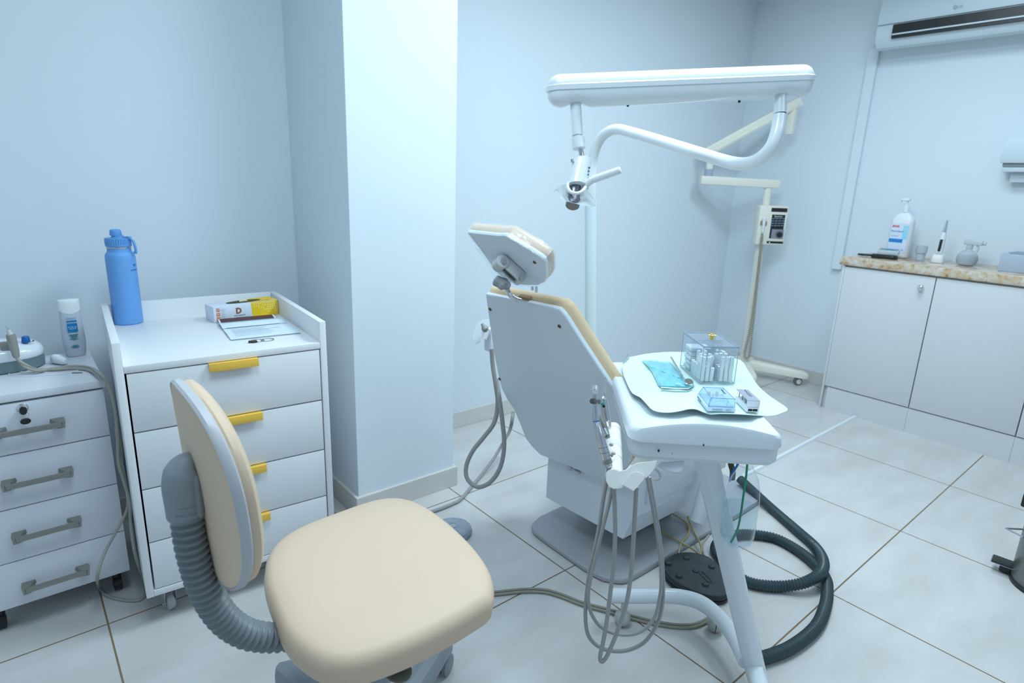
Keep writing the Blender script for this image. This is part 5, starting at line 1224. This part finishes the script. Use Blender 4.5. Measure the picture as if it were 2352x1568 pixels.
# blue pouch and mirror
po_ = [(1471,826),(1500,826),(1522,829),(1541,829),(1552,840),(1566,860),(1580,873),(1594,882),(1591,888),(1578,891),(1555,890),(1518,888),(1508,874),(1500,858),(1488,842)]
rg = smoothring([V((x, y, 0)) for x, y in po_], 3); cP = ctr(rg)
bm = B(); rings = []
random.seed(5)
for s, h in ((1, .0008), (.96, .003), (.88, .006), (.75, .0085), (.6, .0100), (.45, .0105), (.3, .0108), (.15, .011), (.03, .011)):
    rr_ = []
    for p in rg:
        x, y = cP.x+(p.x-cP.x)*s, cP.y+(p.y-cP.y)*s
        hh = h + (.0016*sin(x*.23+y*.11)+.0011*sin(y*.35-x*.12))*min(1, (1-s)*5)
        rr_.append(uZ(x, y, Z0+hh))
    rings.append(rr_)
loft(bm, [[p-V((0, 0, .0006)) for p in rings[0]]]+rings)
t = thing('aqua_pouch', 'glossy aqua blue plastic pouch lying at the left of the tray sheet', 'pouch', uZ(1530, 860, Z0)); obj('pouch_film', bm, pouch_m, t)
bm = B()
for a, b in (((1560, 889), (1590, 879)), ((1558, 885.5), (1588, 883))):
    A, Bq = uZ(*a, Z0+.006), uZ(*b, Z0+.006)
    for k in range(5): box(bm, (.006*k, -.0006, 0), (.006*k+.004, .0006, .0005), mt=frame(A, (Bq-A).normalized(), n=(0, 0, 1)))
obj('blue_print', bm, label_blue, t, smooth=False)
bm = B(); loft(bm, [[uZ(x, y, Z0+h) for x, y in ((1518, 888), (1555, 890.5), (1580, 891), (1591, 888), (1580, 893), (1555, 893), (1518, 890.5))] for h in (.0045, .0055)]); obj('white_seal_edge', bm, paper_m, t, smooth=False)
h0, h1 = uZ(1541, 820, Z0+.018), uZ(1570, 869, Z0+.015)
t = thing('dental_mirror', 'steel dental mirror with a long handle resting on the aqua pouch', 'dental mirror', h1)
bm = B(); tube(bm, [h0, h0.lerp(h1, .15), h0.lerp(h1, .8), h1], [.0024, .0028, .0026, .0016], 14, smooth=False)
for f in (.45, .7, .86): cyl(bm, h0.lerp(h1, f), h0.lerp(h1, f+.02), .0032, seg=14)
hd_ = obj('handle', bm, steel_m, t)
mc = uZ(1582, 877, Z0+.016); 
bm = B(); tube(bm, [h1, h1.lerp(mc, .5)], .0011, 8, smooth=False); lathe(bm, [(.010, -.001), (.0112, 0), (.0112, .0015), (.0102, .0022)], frame(mc, cu_, n=V((-.25, -.35, .9))), 28); obj('mirror_frame', bm, chrome_m, t)
bm = B(); lathe(bm, [(.0095, .0023), (.0095, .0025)], frame(mc, cu_, n=V((-.25, -.35, .9))), 28); obj('mirror_glass', bm, mat('mirror_glass', (.5, .5, .45), .05, metal=1), t)

# ================================================================== FLOOR: foot control, cables, corrugated hose
fc = uZ(1592, 1318, .03); 
el = [(1522,1298),(1533,1281),(1553,1270),(1578,1267),(1605,1270),(1628,1278),(1650,1296),(1668,1318),(1680,1345),(1672,1366),(1648,1371),(1618,1366),(1585,1354),(1550,1335),(1530,1316)]
pts3 = [uZ(x, y, .032) for x, y in el]; cF = ctr(pts3); rad = sum((p-cF).length for p in pts3)/len(pts3); cF.z = 0
t = thing('foot_control', 'round black rubber foot control with raised studs on the floor under the tray', 'foot control', cF)
rg = smoothring([V((p.x, p.y, 0)) for p in pts3], 3); cG = ctr(rg)
f_ = lambda s, z: [V((cG.x+(p.x-cG.x)*s, cG.y+(p.y-cG.y)*s, z)) for p in rg]
bm = B(); loft(bm, [f_(.97, .001), f_(.99, .004), f_(.99, .013)]); obj('lower_plate', bm, black_m, t)
bm = B(); loft(bm, [f_(.97, .0135), f_(1.0, .018), f_(1.0, .028), f_(.97, .033), f_(.92, .032), f_(.88, .0335), f_(.5, .036), f_(.02, .037)]); tpd = obj('rubber_top', bm, rubber_m, t)
for x, y in ((1535, 1291), (1577, 1279), (1635, 1299), (1598, 1309), (1560, 1320), (1621, 1340)):
    P_ = uZ(x, y, .040); P_.z = .033; bm = B(); lathe(bm, [(.011, 0), (.011, .004), (.0085, .008), (.004, .0092)], M.Translation(P_), 18); obj('stud', bm, rubber_m, tpd)
bm = B(); tube(bm, [uZ(1605, 1315, .037), uZ(1625, 1335, .037), uZ(1637, 1338, .036), uZ(1630, 1328, .037), uZ(1612, 1312, .038)], .0015, 6, smooth=False); obj('moulded_rib', bm, rubber_m, tpd)
YC = [[(1440,1165,.04),(1485,1193,.034),(1514,1217,.03),(1540,1232,.03),(1566,1246,.03),(1590,1260,.02),(1607,1273,.02)],
      [(1520,1172,.045),(1545,1180,.035),(1573,1198,.03),(1583,1214,.03),(1578,1230,.03),(1566,1245,.028),(1560,1262,.02),(1560,1275,.02)],
      [(1580,1185,.05),(1583,1197,.035),(1597,1225,.03),(1608,1248,.022),(1611,1262,.018),(1607,1276,.02)]]
for L in YC:
    bm = B(); tube(bm, [uZ(x, y, z) for x, y, z in L], .0032, 8); obj('control_cable', bm, yellow_c, t)
t = thing('twin_cable', 'pair of olive grey cables on the floor from behind the stool to the cart foot', 'cable', uZ(1250, 1358))
for s in (-1, 1):
    bm = B(); L = [(950,1350),(1030,1362),(1100,1364),(1140,1362),(1200,1356),(1250,1357),(1290,1368),(1340,1387),(1400,1403),(1450,1417),(1500,1429),(1550,1437),(1590,1437),(1615,1429),(1632,1418),(1645,1408)]
    tube(bm, [uZ(x, y+s*3.2, .0048) for x, y in L], .0046, 10); obj('cable_strand', bm, twin_c, t)
t = thing('corrugated_hose', 'dark grey-green corrugated suction hose looping on the tiles at the right of the cart', 'hose', uZ(1890, 1340))
hp2 = [(1700,1100,.05),(1744,1141,.03),(1780,1174,.018),(1832,1219,.018),(1873,1256,.02),(1891,1289,.045),(1884,1316,.054),(1849,1337,.040),(1798,1346,.02),(1746,1343,.018),(1707,1331,.018),(1682,1310,.018),(1658,1285,.018),(1643,1261,.018),(1656,1240,.018),(1692,1228,.018),(1729,1227,.018),(1781,1236,.018),(1832,1263,.018),(1876,1299,.018),(1896,1328,.018),(1900,1350,.018),(1896,1390,.018),(1873,1441,.018),(1815,1487,.018),(1746,1513,.018),(1728,1519,.018)]
bm = B(); tube(bm, [uZ(*p) for p in hp2], .0168, 18, ribs=(.0095, .10), n=8); obj('hose_body', bm, corr_m, t)
t = thing('white_flex', 'thin pale cable on the floor curving behind the cart column', 'cable', uZ(1625, 1260))
bm = B(); tube(bm, [uZ(1628, 1228, .004), uZ(1616, 1245, .004), uZ(1614, 1262, .004), uZ(1622, 1282, .004), uZ(1640, 1300, .004)], .0036, 8); obj('cable', bm, mat('pale_grey_cable', (.45, .46, .47), .5), t)

# ================================================================== X-RAY UNIT
t = thing('xray_unit', 'cream mobile dental x-ray unit with control box and folding arms in the far corner', 'x-ray machine', (3.78, 2.0, 0))
XD = 3.72
q0 = uX(1764, 430, 3.80); qx, qy = q0.x, q0.y
bm = B(); cyl(bm, (qx, qy, .06), (qx, qy, 1.0), .026); obj('lower_column', bm, cream_m, t)
bm = B(); cyl(bm, (qx, qy, 1.0), (qx, qy, 1.27), .024); obj('upper_column', bm, cream_m, t)
fL = V((0, 0, 0))
def flat(p): return V((p.x, p.y, 0))
e0 = flat(V((qx, qy, 0))); e1_ = uZ(1856, 868, .06); e1_.z = 0
def footleg(A, Bq, w0, w1, par):
    d = (Bq-A).normalized(); s = V((-d.y, d.x, 0)); bm = B()
    loft(bm, [[A+s*w+V((0, 0, z)) for w, z in ((-w0, .055), (-w0, .095), (-w0*.6, .115), (w0*.6, .115), (w0, .095), (w0, .055))], [A.lerp(Bq, .93)+s*w+V((0, 0, z)) for w, z in ((-w1, .055), (-w1, .085), (-w1*.6, .098), (w1*.6, .098), (w1, .085), (w1, .055))], [Bq+s*w+V((0, 0, z)) for w, z in ((-w1*.6, .06), (-w1*.6, .075), (-w1*.4, .08), (w1*.4, .08), (w1*.6, .075), (w1*.6, .06))]])
    g = obj('foot_beam', bm, cream_m, par)
    wc = A.lerp(Bq, .86); bm = B(); lathe(bm, [(.018, -.014), (.026, -.011), (.026, .011), (.018, .014)], frame(wc+V((0, 0, .0265)), (0, 0, 1), n=(.55, .83, 0)), 20); c_ = obj('caster', bm, mat('dark_tyre', (.18, .17, .14), .5), g)
    bm = B(); lathe(bm, [(.017, -.0155), (.017, .0155)], frame(wc+V((0, 0, .0265)), (0, 0, 1), n=(.55, .83, 0)), 16); obj('wheel_hub', bm, matwhite, c_); return g
footleg(e0, e1_, .035, .028, t); footleg(e0, e0+(V((-.26, -.22, 0))), .035, .028, t)
bm = B(); box(bm, (qx-.05, qy-.05, .05), (qx+.05, qy+.05, .125), .012); obj('foot_hub', bm, cream_m, t)
# control box
bA, bB = uX(1745, 470, 3.74), uX(1812, 472, 3.74)
vx = V((.62, -.78, 0)).normalized()       # box front faces the viewer
cD = lambda x, y: uP(x, y, V((qx, qy, 1.0))-V((RT.y*-1, RT.x, 0)).normalized()*.07, V((-RT.y, RT.x, 0)))
fN = V((RT.y, -RT.x, 0)).normalized()
if fN.dot(ray(1176, 784)) > 0: fN = -fN
cn = [(1746,471.5),(1813.5,473.5),(1797,563.5),(1735,561)]
rg = [cD(x, y) for x, y in cn]
bx0 = (rg[0]+rg[3])*.5; bxw = (cD(1813, 515)-cD(1740, 515)).length
up_ = V((0, 0, 1)); rgt = (rg[1]-rg[0]); rgt.z = 0; rgt.normalize(); nF = up_.cross(rgt); nF = nF if nF.dot(CP-V((qx, qy, 1.0))) > 0 else -nF
zt, zb_ = rg[0].z, rg[3].z
Ox = V((rg[3].x, rg[3].y, zb_)); Wd = (rg[2]-rg[3]).length
cm_ = frame(Ox, rgt, n=-nF) if False else M(((rgt.x, 0, nF.x, Ox.x), (rgt.y, 0, nF.y, Ox.y), (rgt.z, 1, nF.z, Ox.z), (0, 0, 0, 1)))
Ht = zt-zb_
Wd = Wd*1.03
bm = B(); box(bm, (0, 0, -.075), (Wd, Ht, 0), .006, cm_); cbx = obj('control_box', bm, cream_m, t)
fx = lambda px: (px-1746+ (0))/67.0*Wd
PXm = lambda zx, zy: (zx/11.2+1720, zy/11.2+440)
def loc(zx, zy):
    x, y = PXm(zx, zy); p = uP(x, y, Ox, nF); d = p-Ox; return d.dot(rgt), d.z
def prect(bm, a, b, z0=.0002, z1=.0012):
    x0, y0 = loc(*a); x1, y1 = loc(*b); box(bm, (min(x0, x1), min(y0, y1), z0), (max(x0, x1), max(y0, y1), z1), mt=cm_)
bm = B(); prect(bm, (575, 515), (998, 430)); prect(bm, (515, 1200), (940, 600)); prect(bm, (455, 1325), (880, 1285)); pl_ = obj('black_panel', bm, black_m, cbx, smooth=False)
bm = B(); prect(bm, (560, 1205), (905, 975), .0012, .0018); obj('grey_panel', bm, mat('panel_grey_violet', (.28, .29, .36), .4), pl_, smooth=False)
dc_ = cm_ @ V((*loc(775, 1105), .0018))
bm = B(); cyl(bm, dc_, dc_+nF*.014, .0165, .0145, bev=.001); obj('dial', bm, black_m, pl_)
bm = B(); tube(bm, [dc_+rgt*(.023*cos(a))+up_*(.023*sin(a))+nF*.0006 for a in [radians(-45+27*k) for k in range(11)]], .0014, 6, smooth=False); obj('dial_scale', bm, ink_m, pl_)
x0_, y0_ = loc(650, 655); text('lettering', 'Spectro', .017, cm_ @ M.Translation((x0_, y0_, .0014)), paper_m, pl_)
bm = B()
for k in range(4):
    for j in range(4): prect(bm, (598-14*k+88*j, 702+60*k), (598-14*k+88*j+70, 684+60*k), .0012, .0016)
obj('panel_print', bm, mat('faint_blue_print', (.22, .30, .40), .5), pl_, smooth=False)
bm = B(); prect(bm, (512, 1320), (545, 1292), .0012, .0016); obj('maker_mark', bm, paper_m, pl_, smooth=False)
# handset and coiled cord on the left face
hs0, hs1 = cm_ @ V((*loc(385, 680), .012)), cm_ @ V((*loc(335, 1050), .012))
bm = B(); tube(bm, [hs0+up_*.006, hs0, hs0.lerp(hs1, .5), hs1], [.006, .012, .009, .007], 14, smooth=False); hs_ = obj('trigger_handset', bm, matwhite, t)
bm = B()
for a in ((310, 800), (432, 810)): x0_, y0_ = loc(*a); box(bm, (x0_-.004, y0_-.013, 0), (x0_+.004, y0_+.013, .012), .002, cm_)
obj('handset_clip', bm, mat('brown_clip', (.35, .26, .14), .5), cbx)
cw = [hs1, uD(1747, 580, 3.86), uD(1740, 640, 3.9), uD(1731, 700, 3.93), uD(1722, 760, 3.96), uD(1712, 800, 3.98), uD(1710, 818, 3.98), uD(1716, 823, 3.98), uD(1721, 812, 3.98), uD(1724, 770, 3.97), uD(1730, 720, 3.95), uD(1737, 660, 3.92), uD(1744, 610, 3.89), uD(1748, 572, 3.87)]
cw = [hs1] + [uP(x, y, Ox+nF*.015, nF) for x, y in ((1746,580),(1739,640),(1731,700),(1722,758),(1713,795),(1709,812),(1711,823),(1718,822),(1722,808),(1726,770),(1732,720),(1738,660),(1744,610),(1749,566))]
Pc = smoothring(cw, 10, False)
L_c = sum((a-b).length for a, b in zip(Pc[:-1], Pc[1:])); turns = int(L_c/.0125); N_ = turns*8
def along(P, n):
    L = [0]
    for a, b in zip(P[:-1], P[1:]): L.append(L[-1]+(b-a).length)
    o = []; j = 0
    for i in range(n+1):
        s = L[-1]*i/n
        while j < len(L)-2 and L[j+1] < s: j += 1
        o.append(P[j].lerp(P[j+1], (s-L[j])/max(1e-9, L[j+1]-L[j])))
    return o
Q = along(Pc, N_); nr = V((0, 0, 1)); coil = []
for i, p in enumerate(Q):
    T = (Q[min(i+1, N_)]-Q[max(0, i-1)]).normalized(); a_ = T.cross(nF).normalized(); b_ = T.cross(a_)
    r = .0075 if i > 12 else .0075*i/12; coil.append(p + a_*(r*cos(i*pi/4)) + b_*(r*sin(i*pi/4)))
bm = B(); tube(bm, coil, .0028, 5, smooth=False); obj('coiled_cord', bm, mat('taupe_cord', (.42, .37, .30), .5), hs_)
# arms
aO = V((qx, qy, 1.27)); an = nF
def beam(name, p0, p1, h, d, par=t):
    A, Bq = uP(*p0, aO, an), uP(*p1, aO, an); u = (Bq-A).normalized(); v = an.cross(u)
    bm = B(); box(bm, (0, -h/2, -d/2), ((Bq-A).length, h/2, d/2), .006, frame(A, u, n=an)); return obj(name, bm, cream_m, par)
beam('lower_arm', (1608, 413), (1788, 423), .052, .06)
bm = B(); A = uP(1627, 404, aO, an); cyl(bm, A-V((0, 0, .005)), A+V((0, 0, .042)), .026); obj('pivot_cap', bm, mat('grey_violet_cap', (.42, .46, .56), .4), t)
bm = B(); cyl(bm, A+V((0, 0, .04)), A+V((0, 0, .10)), .022); obj('pivot_post', bm, cream_m, t)
beam('upper_arm', (1618, 352), (1838, 232), .055, .055)
beam('upper_arm_rail', (1640, 345), (1834, 239), .016, .066)
A, Bq = uP(1824, 238, aO, an), uP(1816, 309, aO, an); 
bm = B(); box(bm, (-.022, -.022, Bq.z), (.022, .022, A.z), .004, M.Translation((A.x, A.y, 0))); obj('head_bracket', bm, cream_m, t)

# ================================================================== PEDAL BIN (cut off by the right edge)
bc2 = V((2.492, .150, 0))
t = thing('pedal_bin', 'dull stainless pedal bin with black pedal cut off by the right picture edge', 'bin', bc2)
bm = B(); lathe(bm, [(.112, .0), (.1145, .002), (.1145, .012), (.112, .014)], M.Translation(bc2), 48); obj('base_ring', bm, black_m, t)
bm = B(); lathe(bm, [(.110, .0142), (.111, .016), (.111, .262), (.109, .264)], M.Translation(bc2), 48); obj('body', bm, steelbin_m, t)
bm = B(); lathe(bm, [(.1125, .2642), (.1135, .270), (.1135, .284), (.105, .30), (.07, .312), (.01, .316)], M.Translation(bc2), 48); obj('lid', bm, steelbin_m, t)
pdv = uZ(2273, 1286, .035) - uZ(2330, 1300, .035); 
p0_, p1_ = uZ(2272, 1270, .05), uZ(2328, 1292, .045)
ux = (p0_-V((bc2.x, bc2.y, 0))); ux.z = 0; ux.normalize(); uy = V((-ux.y, ux.x, 0))
pm_ = frame(V((bc2.x, bc2.y, .038))+ux*.108, ux, n=(0, 0, 1))
bm = B(); box(bm, (-.012, -.026, -.002), (.058, .026, .003), .002, pm_); pd = obj('pedal_tread', bm, black_m, t)
bm = B()
for k in range(7): box(bm, (.010+k*.006, -.022, .003), (.012+k*.006, .022, .0038), mt=pm_)
obj('tread_ribs', bm, rubber_m, pd)
bm = B(); box(bm, (-.012, -.0285, -.004), (.0605, .0285, -.0022), .001, pm_); obj('pedal_rim', bm, steel_m, pd)
bm = B(); box(bm, (-.012, -.03, -.034), (.034, .010, -.0045), .004, pm_); obj('pedal_mount', bm, black_m, t)
hx = V((-.92, .38, 0)).normalized(); Hh = uD(2347, 1135, 2.42)
bm = B(); box(bm, (-.014, -.02, -.03), (.02, .02, .02), .006, M.Translation((bc2.x+.045, bc2.y+.118, .262))); obj('lid_hinge', bm, black_m, t)
bm = B(); tube(bm, [V((bc2.x-.06, bc2.y+.098, .17)), V((bc2.x-.03, bc2.y+.15, .165)), V((bc2.x+.0, bc2.y+.112, .17))], .003, 8, smooth=False); obj('carry_handle', bm, steel_m, t)
